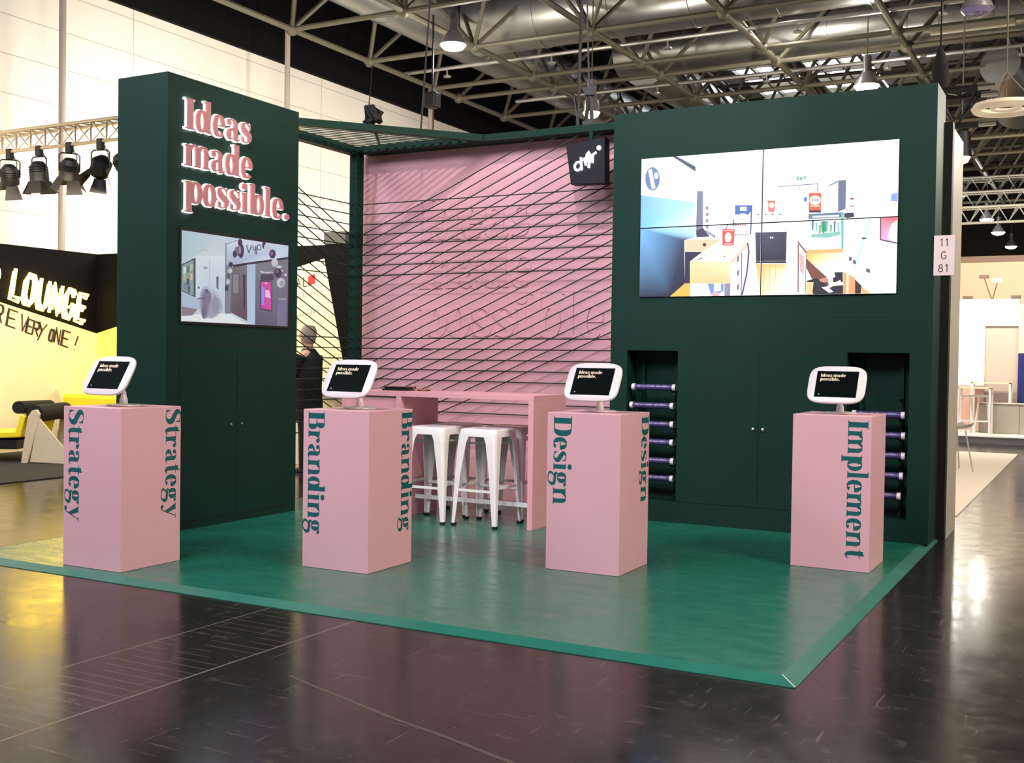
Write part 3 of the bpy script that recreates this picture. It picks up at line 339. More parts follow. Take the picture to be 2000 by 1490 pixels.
SHOP_PICTURE = [([-0.0,1.0,1.0,1.0,1.0,-0.0,-0.0,0.0],[185,200,212]),([-0.0,1.0,0.3907,1.0011,0.3796,0.7711,0.1186,0.7252,0.0028,0.6374],[165,190,205,190,200,208,190,200,205,195,205,205,170,190,198]),([0.1186,0.7332,0.3796,0.7794,0.3857,0.1066,0.1286,0.2682],[200,212,222,205,214,222,180,190,205,190,205,218]),([0.2376,0.7179,0.2415,0.7184,0.2444,0.376,0.2406,0.3756],[150,160,170]),([0.1858,0.8175,0.2269,0.8116,0.2277,0.8165,0.1866,0.8223],[140,145,135]),([0.1873,0.6023,0.222,0.6027,0.2234,0.6255,0.1887,0.6251],[140,145,135]),([0.0029,0.6255,0.1065,0.709,0.12,0.7093,0.1224,0.2717,0.0052,0.3292],[70,80,85]),([0.0072,0.6142,0.1017,0.6891,0.105,0.2903,0.0093,0.3414],[130,150,150]),([0.0164,0.5917,0.0379,0.6056,0.0385,0.531,0.0169,0.5205],[200,210,205]),([0.0463,0.6075,0.0681,0.6214,0.0687,0.5466,0.0469,0.536],[90,110,110]),([0.0735,0.6309,0.0953,0.645,0.0959,0.5699,0.074,0.5592],[170,180,150]),([0.017,0.5126,0.0385,0.5262,0.0391,0.4516,0.0175,0.4413],[170,170,130]),([0.0444,0.4681,0.0661,0.4817,0.0667,0.4067,0.045,0.3965],[70,80,95]),([0.0743,0.5273,0.0962,0.5411,0.0968,0.4659,0.0749,0.4555],[190,180,140]),([0.0207,0.4179,0.0423,0.4313,0.0429,0.3565,0.0213,0.3465],[110,125,140]),([0.0541,0.3895,0.0759,0.4029,0.0765,0.3278,0.0547,0.3178],[80,95,110]),([0.0814,0.4003,0.1034,0.4137,0.104,0.3384,0.082,0.3283],[140,160,170]),([0.0035,0.3211,0.1286,0.2682,0.2098,0.275,0.192,0.1436,0.0683,0.1353,0.0047,0.1707],[165,182,200]),([-0.0,0.0,-0.0005,0.0673,0.4188,0.1186,0.5903,-0.0008],[215,222,222]),([0.0047,0.1628,0.142,0.1403,0.0933,0.0688,0.0055,0.0558],[130,120,132]),([0.3002,0.5295,0.3229,0.5321,0.3218,0.2844,0.3056,0.2831],[105,110,125]),([0.3294,0.5329,0.3753,0.5257,0.3774,0.2974,0.3315,0.2935],[185,198,215]),([0.3615,0.238,0.3567,0.1786,0.3419,0.1245,0.3185,0.081,0.2889,0.0524,0.2563,0.0414,0.2237,0.0488,0.1945,0.0738,0.1712,0.1137,0.1562,0.1646,0.1507,0.2216,0.1552,0.2794,0.1694,0.3325,0.1919,0.3759,0.2207,0.4053,0.253,0.4177,0.2858,0.4118,0.3157,0.3879,0.3398,0.3482,0.3556,0.2965],[188,198,212]),([0.3518,0.2206,0.3475,0.1678,0.334,0.1196,0.3127,0.0808,0.2859,0.0553,0.2562,0.0455,0.2267,0.0521,0.2,0.0743,0.1789,0.1099,0.1651,0.1553,0.1601,0.2062,0.1643,0.2578,0.1772,0.3051,0.1977,0.3438,0.2239,0.3699,0.2533,0.381,0.2831,0.3756,0.3103,0.3542,0.3322,0.3188,0.3465,0.2727],[176,184,200]),([0.2706,0.2309,0.2682,0.1724,0.26,0.1193,0.2469,0.0768,0.2303,0.0492,0.2118,0.039,0.1932,0.0472,0.1764,0.0727,0.1629,0.1132,0.154,0.1644,0.1507,0.2216,0.1531,0.2792,0.1611,0.3317,0.1738,0.3741,0.1902,0.4022,0.2086,0.4132,0.2272,0.4059,0.2443,0.381,0.2581,0.3407,0.2671,0.2889],[168,174,192]),([0.3586,0.1963,0.3566,0.1653,0.3503,0.1372,0.3404,0.1145,0.3278,0.0997,0.3138,0.094,0.2997,0.098,0.287,0.1112,0.2769,0.1324,0.2703,0.1594,0.2678,0.1897,0.2697,0.2203,0.2759,0.2482,0.2856,0.2708,0.2981,0.2858,0.312,0.2919,0.3261,0.2882,0.339,0.2752,0.3493,0.254,0.356,0.2268],[160,164,180]),([0.3356,0.2029,0.332,0.1566,0.3208,0.1144,0.3032,0.0805,0.2809,0.0581,0.2562,0.0496,0.2315,0.0554,0.2093,0.075,0.1916,0.1064,0.1801,0.1464,0.1759,0.1912,0.1793,0.2365,0.1901,0.2781,0.2073,0.3119,0.2291,0.3347,0.2536,0.3442,0.2784,0.3392,0.3011,0.3203,0.3193,0.289,0.3312,0.2485],[160,164,182]),([0.2516,0.2131,0.2497,0.1611,0.2433,0.1139,0.2331,0.0762,0.22,0.0517,0.2054,0.0427,0.1908,0.0501,0.1775,0.073,0.1668,0.1091,0.1597,0.1549,0.157,0.2059,0.1589,0.2573,0.1651,0.3041,0.1752,0.3417,0.1881,0.3665,0.2026,0.376,0.2173,0.3693,0.2307,0.3468,0.2416,0.3108,0.2488,0.2647],[146,148,168]),([0.247,0.2209,0.2457,0.1728,0.2408,0.1291,0.2329,0.0943,0.2229,0.0717,0.2116,0.0634,0.2002,0.0704,0.1898,0.0917,0.1815,0.1253,0.176,0.1679,0.1738,0.2153,0.1752,0.263,0.18,0.3063,0.1877,0.3411,0.1977,0.364,0.2089,0.3726,0.2203,0.3661,0.2308,0.3451,0.2392,0.3116,0.2448,0.2688],[130,130,152]),([0.3323,0.2026,0.3307,0.1718,0.3254,0.1438,0.317,0.1213,0.3063,0.1066,0.2943,0.101,0.2823,0.1051,0.2715,0.1185,0.2628,0.1397,0.2571,0.1667,0.2549,0.197,0.2565,0.2274,0.2617,0.2553,0.2701,0.2777,0.2807,0.2926,0.2926,0.2984,0.3046,0.2946,0.3155,0.2815,0.3244,0.2603,0.3302,0.2331],[140,142,160]),([0.225,0.1948,0.2242,0.1531,0.2211,0.1154,0.216,0.0853,0.2095,0.0658,0.2021,0.0588,0.1947,0.065,0.1879,0.0836,0.1823,0.1129,0.1787,0.15,0.1771,0.1912,0.178,0.2326,0.181,0.2702,0.186,0.3002,0.1925,0.3198,0.1999,0.327,0.2073,0.3211,0.2142,0.3027,0.2197,0.2734,0.2235,0.2362],[116,112,136]),([0.2567,0.2872,0.2558,0.2643,0.2529,0.2435,0.2483,0.2269,0.2423,0.216,0.2357,0.2119,0.229,0.215,0.2229,0.2249,0.218,0.2408,0.2147,0.2609,0.2135,0.2835,0.2143,0.3062,0.2172,0.3269,0.2218,0.3435,0.2278,0.3545,0.2344,0.3587,0.2411,0.3558,0.2472,0.3459,0.2522,0.3301,0.2554,0.3098],[120,116,140]),([0.2319,0.3544,0.2311,0.3468,0.2289,0.3397,0.2253,0.334,0.2207,0.3301,0.2156,0.3285,0.2105,0.3292,0.2059,0.3322,0.2023,0.3373,0.1999,0.3439,0.199,0.3513,0.1998,0.3589,0.202,0.3659,0.2056,0.3717,0.2101,0.3756,0.2152,0.3773,0.2203,0.3766,0.2249,0.3735,0.2286,0.3685,0.231,0.3619],[98,92,116]),([0.2112,0.1123,0.2104,0.0896,0.2079,0.069,0.2039,0.0526,0.1987,0.0419,0.1929,0.038,0.187,0.0413,0.1817,0.0514,0.1774,0.0673,0.1745,0.0875,0.1734,0.1099,0.1742,0.1325,0.1767,0.153,0.1807,0.1695,0.1858,0.1802,0.1916,0.1842,0.1975,0.181,0.2028,0.171,0.2072,0.1551,0.21,0.1349],[104,102,122]),([0.2747,0.1327,0.274,0.1098,0.2714,0.0891,0.2673,0.0725,0.262,0.0617,0.2561,0.0577,0.2502,0.061,0.2448,0.0712,0.2404,0.0872,0.2375,0.1076,0.2364,0.1302,0.2371,0.153,0.2396,0.1737,0.2437,0.1903,0.249,0.2011,0.2548,0.2051,0.2608,0.202,0.2663,0.1919,0.2707,0.1759,0.2736,0.1555],[150,150,166]),([0.1352,0.2551,0.2102,0.2694,0.2094,0.2807,0.1344,0.2663],[80,85,95]),([0.1399,0.3982,0.1554,0.3957,0.1525,0.3712,0.1401,0.374],[60,65,75]),([0.3914,0.9265,0.4981,0.9879,1.0,1.0018,0.9979,0.852,0.7962,0.7923,0.447,0.6805,0.3938,0.6693],[195,205,225,205,212,228,190,200,222,185,195,218,205,215,232,200,210,228,160,170,190]),([0.3926,0.9107,0.4992,0.9769,0.4971,0.9837,0.3905,0.9174],[110,115,130]),([0.3815,0.9291,0.3811,0.1064,0.3904,0.1068,0.3907,0.9305],[110,115,130]),([0.447,0.6838,0.9978,0.8609,0.9981,0.8359,0.454,0.6546],[45,45,60]),([0.3904,0.673,0.4437,0.68,0.4336,0.1095,0.3857,0.1149],[125,125,138]),([0.4405,0.6545,0.5834,0.6943,0.5899,0.0377,0.4321,0.1303],[110,104,112,118,112,118,85,75,85,95,88,98]),([0.4521,0.1442,0.5882,0.2128,0.5899,0.0377,0.4354,0.128],[95,78,88]),([0.4465,0.59,0.5135,0.588,0.5124,0.3495,0.4467,0.352],[85,85,98]),([0.4533,0.5807,0.5061,0.5786,0.5055,0.359,0.4534,0.361],[128,128,138]),([0.5465,0.5792,0.5686,0.5818,0.5676,0.1858,0.5572,0.1936],[45,40,52]),([0.5833,0.7071,0.6658,0.7267,0.6662,0.001,0.59,0.0292],[160,182,210,165,185,210,175,195,222,170,188,215]),([0.6658,0.7267,0.9981,0.8359,1.0,0.0018,0.6662,0.001],[120,122,132,118,115,128,95,92,115,90,85,108]),([0.71,0.6419,0.7971,0.6265,0.7988,0.6351,0.7117,0.6505],[190,190,200]),([0.7184,0.6238,0.8421,0.6432,0.8417,0.6554,0.718,0.6359],[190,190,200]),([0.8683,0.7036,0.9438,0.6688,0.9491,0.6822,0.8735,0.7169],[190,190,200]),([0.8974,0.3283,0.9807,0.3308,0.9809,0.3397,0.8976,0.3372],[190,190,200]),([0.7185,0.6039,0.8495,0.6282,0.8503,0.5579,0.7192,0.5346],[70,65,80]),([0.8901,0.3233,0.9809,0.3308,0.9769,0.008,0.8861,0.0083],[115,112,140]),([0.7084,0.5334,0.8341,0.5473,0.836,0.1691,0.7157,0.1856],[60,50,70]),([0.7179,0.5215,0.8254,0.5332,0.8277,0.1844,0.7227,0.1982],[205,80,150,190,75,150,200,75,160,185,65,150]),([0.7272,0.4574,0.7531,0.46,0.7511,0.2403,0.7294,0.2491],[120,150,240]),([0.7637,0.4262,0.8038,0.4257,0.8217,0.3308,0.7646,0.339],[238,175,220]),([0.7555,0.5125,0.786,0.5158,0.7818,0.4996,0.76,0.4973],[240,200,230]),([0.5373,0.959,0.5358,0.9432,0.5311,0.9293,0.5241,0.9194,0.5158,0.915,0.5074,0.9167,0.5003,0.9243,0.4955,0.9366,0.4937,0.9518,0.4952,0.9675,0.4998,0.9814,0.5067,0.9913,0.515,0.9958,0.5234,0.9941,0.5306,0.9866,0.5355,0.9742],[62,50,78]),([0.5164,0.8501,0.5146,0.8272,0.5089,0.8072,0.5002,0.7931,0.4898,0.7871,0.4794,0.7901,0.4706,0.8016,0.4645,0.8197,0.4623,0.8418,0.4641,0.8646,0.4698,0.8845,0.4784,0.8986,0.4887,0.9047,0.4991,0.9019,0.5081,0.8905,0.5141,0.8723],[130,110,135]),([0.4848,0.8133,0.4836,0.7964,0.4796,0.7816,0.4735,0.7713,0.4664,0.767,0.4591,0.7692,0.4529,0.7778,0.4487,0.7913,0.4471,0.8077,0.4484,0.8246,0.4523,0.8393,0.4584,0.8496,0.4655,0.8541,0.4728,0.8519,0.479,0.8433,0.4832,0.8298],[62,50,78]),([0.552,0.864,0.5501,0.8297,0.5441,0.7999,0.535,0.7793,0.524,0.771,0.513,0.7762,0.5036,0.794,0.4971,0.8217,0.4946,0.8552,0.4964,0.8893,0.5023,0.9189,0.5114,0.9396,0.5223,0.9481,0.5334,0.9432,0.5429,0.9255,0.5494,0.8977],[62,50,78]),([0.5251,0.8683,0.5244,0.8488,0.5219,0.832,0.518,0.8204,0.5134,0.8159,0.5086,0.819,0.5046,0.8294,0.5017,0.8454,0.5006,0.8645,0.5014,0.884,0.5039,0.9008,0.5077,0.9123,0.5124,0.9169,0.5171,0.9139,0.5212,0.9035,0.524,0.8875],[150,135,160]),([0.4503,0.6876,0.4489,0.6759,0.4446,0.6655,0.4381,0.6582,0.4305,0.6549,0.4228,0.6562,0.4163,0.6618,0.4119,0.671,0.4102,0.6823,0.4117,0.6939,0.4159,0.7042,0.4223,0.7116,0.4299,0.715,0.4376,0.7137,0.4442,0.7081,0.4486,0.6989],[62,50,78]),([0.4443,0.6131,0.4428,0.6027,0.4386,0.5935,0.4321,0.5869,0.4245,0.584,0.4168,0.5851,0.4103,0.5901,0.4059,0.5982,0.4043,0.6082,0.4057,0.6186,0.41,0.6277,0.4164,0.6343,0.424,0.6373,0.4317,0.6363,0.4382,0.6313,0.4427,0.6232],[190,190,202]),([0.4255,0.5507,0.4243,0.539,0.4206,0.5288,0.415,0.5217,0.4084,0.5187,0.4018,0.5202,0.3962,0.5261,0.3924,0.5353,0.3909,0.5466,0.3922,0.5582,0.3958,0.5684,0.4013,0.5755,0.4079,0.5786,0.4145,0.5771,0.4202,0.5713,0.424,0.562],[90,85,90]),([0.4214,0.485,0.4203,0.474,0.4169,0.4645,0.4118,0.4578,0.4057,0.455,0.3996,0.4565,0.3944,0.4621,0.3909,0.4709,0.3896,0.4816,0.3907,0.4925,0.394,0.5021,0.3991,0.5088,0.4052,0.5116,0.4113,0.5101,0.4165,0.5046,0.4201,0.4958],[190,190,202]),([0.4088,0.4086,0.4077,0.3941,0.4044,0.3816,0.3993,0.373,0.3932,0.3696,0.3871,0.3719,0.3819,0.3795,0.3784,0.3913,0.3771,0.4055,0.3781,0.4199,0.3814,0.4323,0.3865,0.441,0.3926,0.4444,0.3987,0.4422,0.4039,0.4346,0.4075,0.4228],[62,50,78]),([0.7673,0.9667,0.766,0.9499,0.7617,0.9351,0.7553,0.9246,0.7475,0.9201,0.7398,0.9222,0.7332,0.9305,0.7286,0.9439,0.7269,0.9602,0.7283,0.977,0.7325,0.9917,0.7389,1.0022,0.7466,1.0068,0.7544,1.0048,0.7611,0.9965,0.7656,0.9831],[70,60,95]),([0.8071,0.9382,0.8049,0.9171,0.7985,0.8985,0.7887,0.8853,0.777,0.8794,0.7653,0.8818,0.7553,0.8919,0.7485,0.9084,0.746,0.9286,0.7481,0.9495,0.7545,0.968,0.7642,0.9813,0.7758,0.9873,0.7876,0.9851,0.7977,0.975,0.8045,0.9585],[190,190,202]),([0.8661,0.8753,0.8637,0.854,0.8565,0.8353,0.8456,0.8219,0.8327,0.8159,0.8197,0.8182,0.8086,0.8284,0.8011,0.8449,0.7983,0.8652,0.8007,0.8863,0.8078,0.9049,0.8186,0.9184,0.8315,0.9245,0.8445,0.9224,0.8557,0.9123,0.8633,0.8958],[62,50,78]),([0.8409,0.8777,0.8397,0.8674,0.8363,0.8584,0.8311,0.8519,0.8249,0.849,0.8187,0.8501,0.8134,0.855,0.8098,0.863,0.8085,0.8728,0.8096,0.883,0.813,0.8921,0.8182,0.8986,0.8244,0.9015,0.8306,0.9004,0.8359,0.8956,0.8395,0.8876],[120,105,140]),([0.8896,0.7745,0.8872,0.7546,0.8799,0.737,0.869,0.7244,0.8559,0.7189,0.8429,0.721,0.8317,0.7306,0.8242,0.7461,0.8214,0.7652,0.8238,0.785,0.8309,0.8025,0.8418,0.8151,0.8548,0.8208,0.8679,0.8188,0.8791,0.8093,0.8868,0.7938],[190,190,202]),([0.9278,0.6554,0.9252,0.6306,0.9172,0.6089,0.9052,0.5937,0.8909,0.5872,0.8766,0.5904,0.8644,0.6028,0.8561,0.6224,0.853,0.6463,0.8556,0.6709,0.8634,0.6924,0.8753,0.7077,0.8895,0.7144,0.9039,0.7114,0.9162,0.6992,0.9246,0.6795],[62,50,78]),([0.8975,0.6694,0.8965,0.6591,0.8933,0.6501,0.8886,0.6438,0.8829,0.6411,0.8771,0.6424,0.8722,0.6475,0.8689,0.6557,0.8677,0.6657,0.8687,0.676,0.8718,0.6849,0.8766,0.6913,0.8823,0.694,0.888,0.6927,0.8929,0.6876,0.8963,0.6794],[110,95,120]),([0.9656,0.535,0.9625,0.5115,0.9531,0.4908,0.939,0.4762,0.9223,0.47,0.9056,0.4729,0.8913,0.4845,0.8817,0.503,0.8782,0.5256,0.8812,0.549,0.8904,0.5695,0.9043,0.5841,0.921,0.5906,0.9378,0.588,0.9522,0.5765,0.9619,0.5579],[190,190,202]),([0.9558,0.525,0.9542,0.5095,0.9494,0.496,0.9421,0.4866,0.9335,0.4826,0.9248,0.4848,0.9174,0.4927,0.9123,0.5052,0.9104,0.5202,0.912,0.5357,0.9167,0.5492,0.924,0.5586,0.9326,0.5626,0.9413,0.5605,0.9488,0.5527,0.9539,0.5402],[150,150,165]),([0.985,0.6355,0.9839,0.6293,0.9807,0.6236,0.9758,0.6196,0.9699,0.6177,0.9641,0.6182,0.9591,0.6211,0.9558,0.6259,0.9546,0.6319,0.9556,0.6382,0.9589,0.6438,0.9638,0.6479,0.9696,0.6498,0.9754,0.6493,0.9804,0.6464,0.9838,0.6416],[190,190,202]),([0.9262,0.7263,0.9243,0.7185,0.9189,0.7115,0.9106,0.7062,0.9009,0.7035,0.8911,0.7037,0.8828,0.7069,0.8773,0.7124,0.8753,0.7196,0.8771,0.7273,0.8825,0.7343,0.8907,0.7396,0.9004,0.7424,0.9102,0.7422,0.9186,0.7391,0.9242,0.7335],[190,190,202]),([0.5697,0.9348,0.5928,0.8449,0.6015,0.8493,0.5783,0.9393],[75,72,92]),([0.6014,0.8457,0.6284,0.9379,0.6199,0.9406,0.5929,0.8484],[75,72,92]),([0.6313,0.9355,0.636,0.8892,0.6443,0.8916,0.6396,0.938],[75,72,92]),([0.6392,0.8853,0.654,0.8833,0.6559,0.8936,0.6411,0.8956],[75,72,92]),([0.6591,0.888,0.6678,0.9409,0.6595,0.9417,0.6508,0.8889],[75,72,92]),([0.6594,0.9411,0.6534,0.8371,0.6618,0.8375,0.6679,0.9416],[75,72,92]),([0.6694,0.9338,0.6675,0.839,0.676,0.8398,0.6779,0.9348],[75,72,92]),([0.7201,0.9314,0.7188,0.9188,0.7149,0.9072,0.7089,0.8982,0.7015,0.8927,0.6936,0.8915,0.6861,0.8946,0.68,0.9018,0.6759,0.912,0.6744,0.9241,0.6757,0.9367,0.6795,0.9482,0.6855,0.9572,0.6929,0.9627,0.7008,0.964,0.7083,0.9609,0.7144,0.9538,0.7185,0.9436],[75,72,92]),([0.7122,0.9301,0.7114,0.9211,0.7088,0.9129,0.7049,0.9065,0.7,0.9027,0.6948,0.9019,0.6899,0.9042,0.6859,0.9093,0.6832,0.9167,0.6822,0.9254,0.683,0.9343,0.6856,0.9425,0.6895,0.9489,0.6943,0.9528,0.6995,0.9536,0.7044,0.9513,0.7085,0.9462,0.7112,0.9388],[198,206,225])]
# ================================================================ floors and hall shell
def floor_mat():
    m = bpy.data.materials.new('polished_asphalt'); m.use_nodes = True; nt = m.node_tree; N = nt.nodes; L = nt.links; b = N['Principled BSDF']
    tc = N.new('ShaderNodeTexCoord'); sx = N.new('ShaderNodeSeparateXYZ'); L.new(tc.outputs['Object'], sx.inputs[0])
    def math_(op, a, b_=None, c=None):
        n = N.new('ShaderNodeMath'); n.operation = op
        for i, v in enumerate((a, b_, c)):
            if v is None: continue
            if isinstance(v, (int, float)): n.inputs[i].default_value = v
            else: L.new(v, n.inputs[i])
        return n.outputs[0]
    def noise(scale, detail=6, sc=(1,1,1), rough=0.6, rot=0):
        mp = N.new('ShaderNodeMapping'); mp.inputs['Scale'].default_value = sc; mp.inputs['Rotation'].default_value = (0, 0, rot); L.new(tc.outputs['Object'], mp.inputs[0])
        n = N.new('ShaderNodeTexNoise'); n.inputs['Scale'].default_value = scale; n.inputs['Detail'].default_value = detail; n.inputs['Roughness'].default_value = rough
        L.new(mp.outputs[0], n.inputs['Vector']); return n.outputs['Fac']
    X, Y = sx.outputs[0], sx.outputs[1]
    big = noise(0.8, 6)
    cr = N.new('ShaderNodeValToRGB'); e = cr.color_ramp.elements; e[0].position = .3; e[0].color = lin((24, 22, 21)); e[1].position = .72; e[1].color = lin((36, 33, 31)); L.new(big, cr.inputs[0])
    # scuffs: stretched noises, thresholded
    s1 = math_('GREATER_THAN', noise(5, 4, (0.35, 9, 1), .55, 0.2), 0.665); s2 = math_('GREATER_THAN', noise(4, 4, (9, 0.5, 1), .55, 0.5), 0.68)
    sp = math_('GREATER_THAN', noise(34, 2), 0.735)
    # joint lines of the cable trench, running away from the viewer, and its ridged cover
    j1 = math_('LESS_THAN', math_('ABSOLUTE', math_('ADD', X, 2.5)), 0.007); j2 = math_('LESS_THAN', math_('ABSOLUTE', math_('ADD', X, 3.12)), 0.005)
    inside = math_('MULTIPLY', math_('GREATER_THAN', X, -3.12), math_('LESS_THAN', X, -2.5))
    rid = math_('LESS_THAN', math_('FRACT', math_('MULTIPLY', Y, 12.0)), 0.13)
    rid = math_('MULTIPLY', math_('MULTIPLY', rid, inside), math_('GREATER_THAN', noise(3, 4), 0.47))
    j3 = math_('LESS_THAN', math_('ABSOLUTE', math_('ADD', X, 8.35)), 0.006)
    jj = math_('MULTIPLY', math_('MAXIMUM', math_('MAXIMUM', j1, j2), j3), math_('ADD', 0.35, math_('MULTIPLY', noise(9, 5), 0.9)))
    tot = math_('MINIMUM', math_('ADD', math_('ADD', math_('MULTIPLY', s1, .22), math_('MULTIPLY', s2, .25)), math_('ADD', math_('ADD', math_('MULTIPLY', sp, .5), math_('MULTIPLY', math_('GREATER_THAN', noise(7, 8, (1, 1, 1), .75), .6), .10)), math_('ADD', math_('MULTIPLY', jj, .7), math_('MULTIPLY', rid, .22)))), 1.0)
    mx = N.new('ShaderNodeMix'); mx.data_type = 'RGBA'; L.new(tot, mx.inputs[0]); L.new(cr.outputs[0], mx.inputs[6]); mx.inputs[7].default_value = lin((120, 106, 96))
    L.new(mx.outputs[2], b.inputs['Base Color'])
    r = math_('ADD', math_('MULTIPLY', noise(3.5, 8, (1, 1, 1), .7), 0.30), math_('ADD', 0.02, math_('MULTIPLY', tot, 0.25))); L.new(r, b.inputs['Roughness'])
    b.inputs['Specular IOR Level'].default_value = 0.24
    bp = N.new('ShaderNodeBump'); bp.inputs['Strength'].default_value = 0.10; bp.inputs['Distance'].default_value = 0.01
    L.new(noise(2.6, 7, (1, 1, 1), .65), bp.inputs['Height']); L.new(bp.outputs[0], b.inputs['Normal'])
    return m
FLOOR = floor_mat()
struct(MB().box(-14.4, -16, -0.3, 16, 62, 0).build('floor', FLOOR))
def panel_mat():
    m = mat('pale_hall_panels', (226, 218, 204), 0.6, var=0.02, scale=0.7); nt = m.node_tree; N = nt.nodes; L = nt.links; b = N['Principled BSDF']
    tc = N.new('ShaderNodeTexCoord'); sx = N.new('ShaderNodeSeparateXYZ'); L.new(tc.outputs['Object'], sx.inputs[0])
    def seam(out, k, off, w):
        a = N.new('ShaderNodeMath'); a.operation = 'MULTIPLY_ADD'; a.inputs[1].default_value = k; a.inputs[2].default_value = off; L.new(out, a.inputs[0])
        f = N.new('ShaderNodeMath'); f.operation = 'FRACT'; L.new(a.outputs[0], f.inputs[0])
        g = N.new('ShaderNodeMath'); g.operation = 'LESS_THAN'; g.inputs[1].default_value = w; L.new(f.outputs[0], g.inputs[0]); return g.outputs[0]
    mxm = N.new('ShaderNodeMath'); mxm.operation = 'MAXIMUM'; L.new(seam(sx.outputs[2], 1/0.62, 0.0, 0.022), mxm.inputs[0]); L.new(seam(sx.outputs[1], 1/5.35, 0.3, 0.003), mxm.inputs[1])
    old = b.inputs['Base Color'].links[0].from_socket
    mx = N.new('ShaderNodeMix'); mx.data_type = 'RGBA'; L.new(mxm.outputs[0], mx.inputs[0]); L.new(old, mx.inputs[6]); mx.inputs[7].default_value = lin((168, 160, 150)); L.new(mx.outputs[2], b.inputs['Base Color'])
    return m
w = MB(); w.box(-14.6, -16, 0, -14.2, 62, 7.62); w.mi = 1; w.box(-14.6, -16, 7.62, -14.1, 62, 13.5)
struct(w.build('wall_left', [panel_mat(), BLACKW]))
struct(MB().box(-14.6, 61.5, 0, 16, 62, 13.5).build('wall_back', mat('dark_brown_cladding', (52, 44, 42), .8, var=.2, scale=1)))
struct(MB().box(-14.6, -16, 12.6, 16, 62, 12.9).build('ceiling', mat('dark_roof_deck', (46, 35, 33), .85, var=.2, scale=1)))
m = MB()
for k in range(24): m.box(-14.1, 6+2.4*k, 12.3, 16, 6.14+2.4*k, 12.6)
struct(m.build('trim_1', mat('roof_purlin', (120, 108, 96), .6, .3)))
for i, y in enumerate((-3.8, 1.55, 6.9, 12.3, 17.6, 22.9, 28.3)):
    struct(MB().tube([(-13.36, y, 0), (-13.36, y, 8.0)], 0.055, 12).build('trim_%d' % (i+2), mat('hall_post_paint', (158, 146, 134), .45), smooth=True))

# ---- space frame: balls and tubes (one continuous welded structure of the building)
def space_frame():
    m = MB(); xs = [-13.25+2.68*i for i in range(11)]; ys = [6.95, 9.63, 12.3, 14.93, 17.6, 18.73, 21.1, 23.8, 26.5, 29.2, 31.9, 34.6, 37.3, 40, 42.7]
    zb, zt = 8.0, 9.9
    for x in xs: m.tube([(x, ys[0], zb), (x, ys[-1], zb)], 0.062, 8)
    for y in ys: m.tube([(xs[0], y, zb), (xs[-1], y, zb)], 0.055, 8)
    for x in xs:
        for y in ys: m.ball((x, y, zb), 0.13, 8)
    tx = [x+1.34 for x in xs[:-1]]
    ty = [(a+b)/2 for a, b in zip(ys, ys[1:]) if b-a > 2]
    for y in ty: m.tube([(tx[0], y, zt), (tx[-1], y, zt)], 0.055, 6)
    for x in tx: m.tube([(x, ty[0], zt), (x, ty[-1], zt)], 0.055, 6)
    for i, x in enumerate(tx):
        for y in ty:
            m.ball((x, y, zt), 0.12, 8)
            ya = max(v for v in ys if v < y); yb = min(v for v in ys if v > y)
            for px in (xs[i], xs[i+1]):
                for py in (ya, yb): m.tube([(px, py, zb), (x, y, zt)], 0.048, 6, False)
    o = m.build('trim_9', STRUT, smooth=True); struct(o)
space_frame()

# ---- roof glazing far behind the display wall
sky = empty('roof_skylight', (-7.9, 33, 11.4), 'bright glazed roof light with dark bars, high behind the display wall', 'skylight')
MB().box(-2.3, -3.6, 0, 2.0, 4.2, 0.05).build('glazing', emis('daylight_glass', (236, 246, 255), 6.0), sky)
m = MB()
for k in range(7): m.box(-2.3+0.7*k, -3.6, -0.14, -2.22+0.7*k, 4.2, -0.01)
for k in range(6): m.box(-2.3, -3.6+1.5*k, -0.2, 2.0, -3.5+1.5*k, -0.02)
m.build('glazing_bar', STRUTD, sky)

# ---- ventilation ducts
def duct(name_label, pts, r, seams=1.6, m_=DUCT):
    mb = MB(); mb.tube(pts, r, 28)
    o = mb.build('ventilation_duct', m_, smooth=True); tag(o, name_label, 'duct', None)
    rr = r if not isinstance(r, list) else r[0]
    for a, b in zip(pts, pts[1:]):
        a = Vector(a); b = Vector(b); d = (b-a); n = int(d.length/seams)
        for k in range(1, n):
            p = a+d*(k/n); q = p+d.normalized()*0.05; MB().tube([p, q], rr+0.02, 28).build('duct_flange', m_, o, smooth=True)
    return o
duct('very wide silver duct crossing above the lounge and the stand, nearest of the ducts', [(-11.32, 16.27, 8.95), (9, 16.27, 8.95)], .72)
duct('dark wide silver duct behind the nearest one, running to the right edge', [(-9.4, 19.95, 8.85), (9, 19.95, 8.85)], 0.46)
duct('brownish duct turning away to the back behind the display wall', [(-9.0, 20.5, 8.8), (-9.2, 22.0, 8.95), (-9.25, 24.0, 9.0), (-9.25, 40, 9.0)], 0.55)
duct('silver duct running away above the slatted canopy, along the black wall', [(-11.95, 8.0, 8.95), (-11.95, 15.5, 8.95), (-11.95, 28, 8.95)], 0.62)
dr = duct('short silver duct with a square outlet at the upper right', [(-0.95, 21.0, 8.0), (-.75, 22.2, 7.8), (-.6, 23.0, 7.5)], [.42, .46, .62])
def pipe(label, y, z, x0, x1, r=0.045):
    o = MB().tube([(x0, y, z), (x1, y, z)], r, 8).build('sprinkler_pipe', PIPE, smooth=True)
    tag(o, label, 'pipe', None)
    for k in range(int((x1-x0)/2.7)):
        m = MB(); x = x0+1.2+2.7*k; m.tube([(x, y, z), (x+0.02, y-0.02, z-0.18)], 0.02, 6); m.lathe([(0.001, 0), (0.09, 0.0), (0.09, -0.03), (0.001, -0.03)], (x+.02, y-.02, z-0.18), 10)
        m.build('sprinkler_head', PIPE, o)
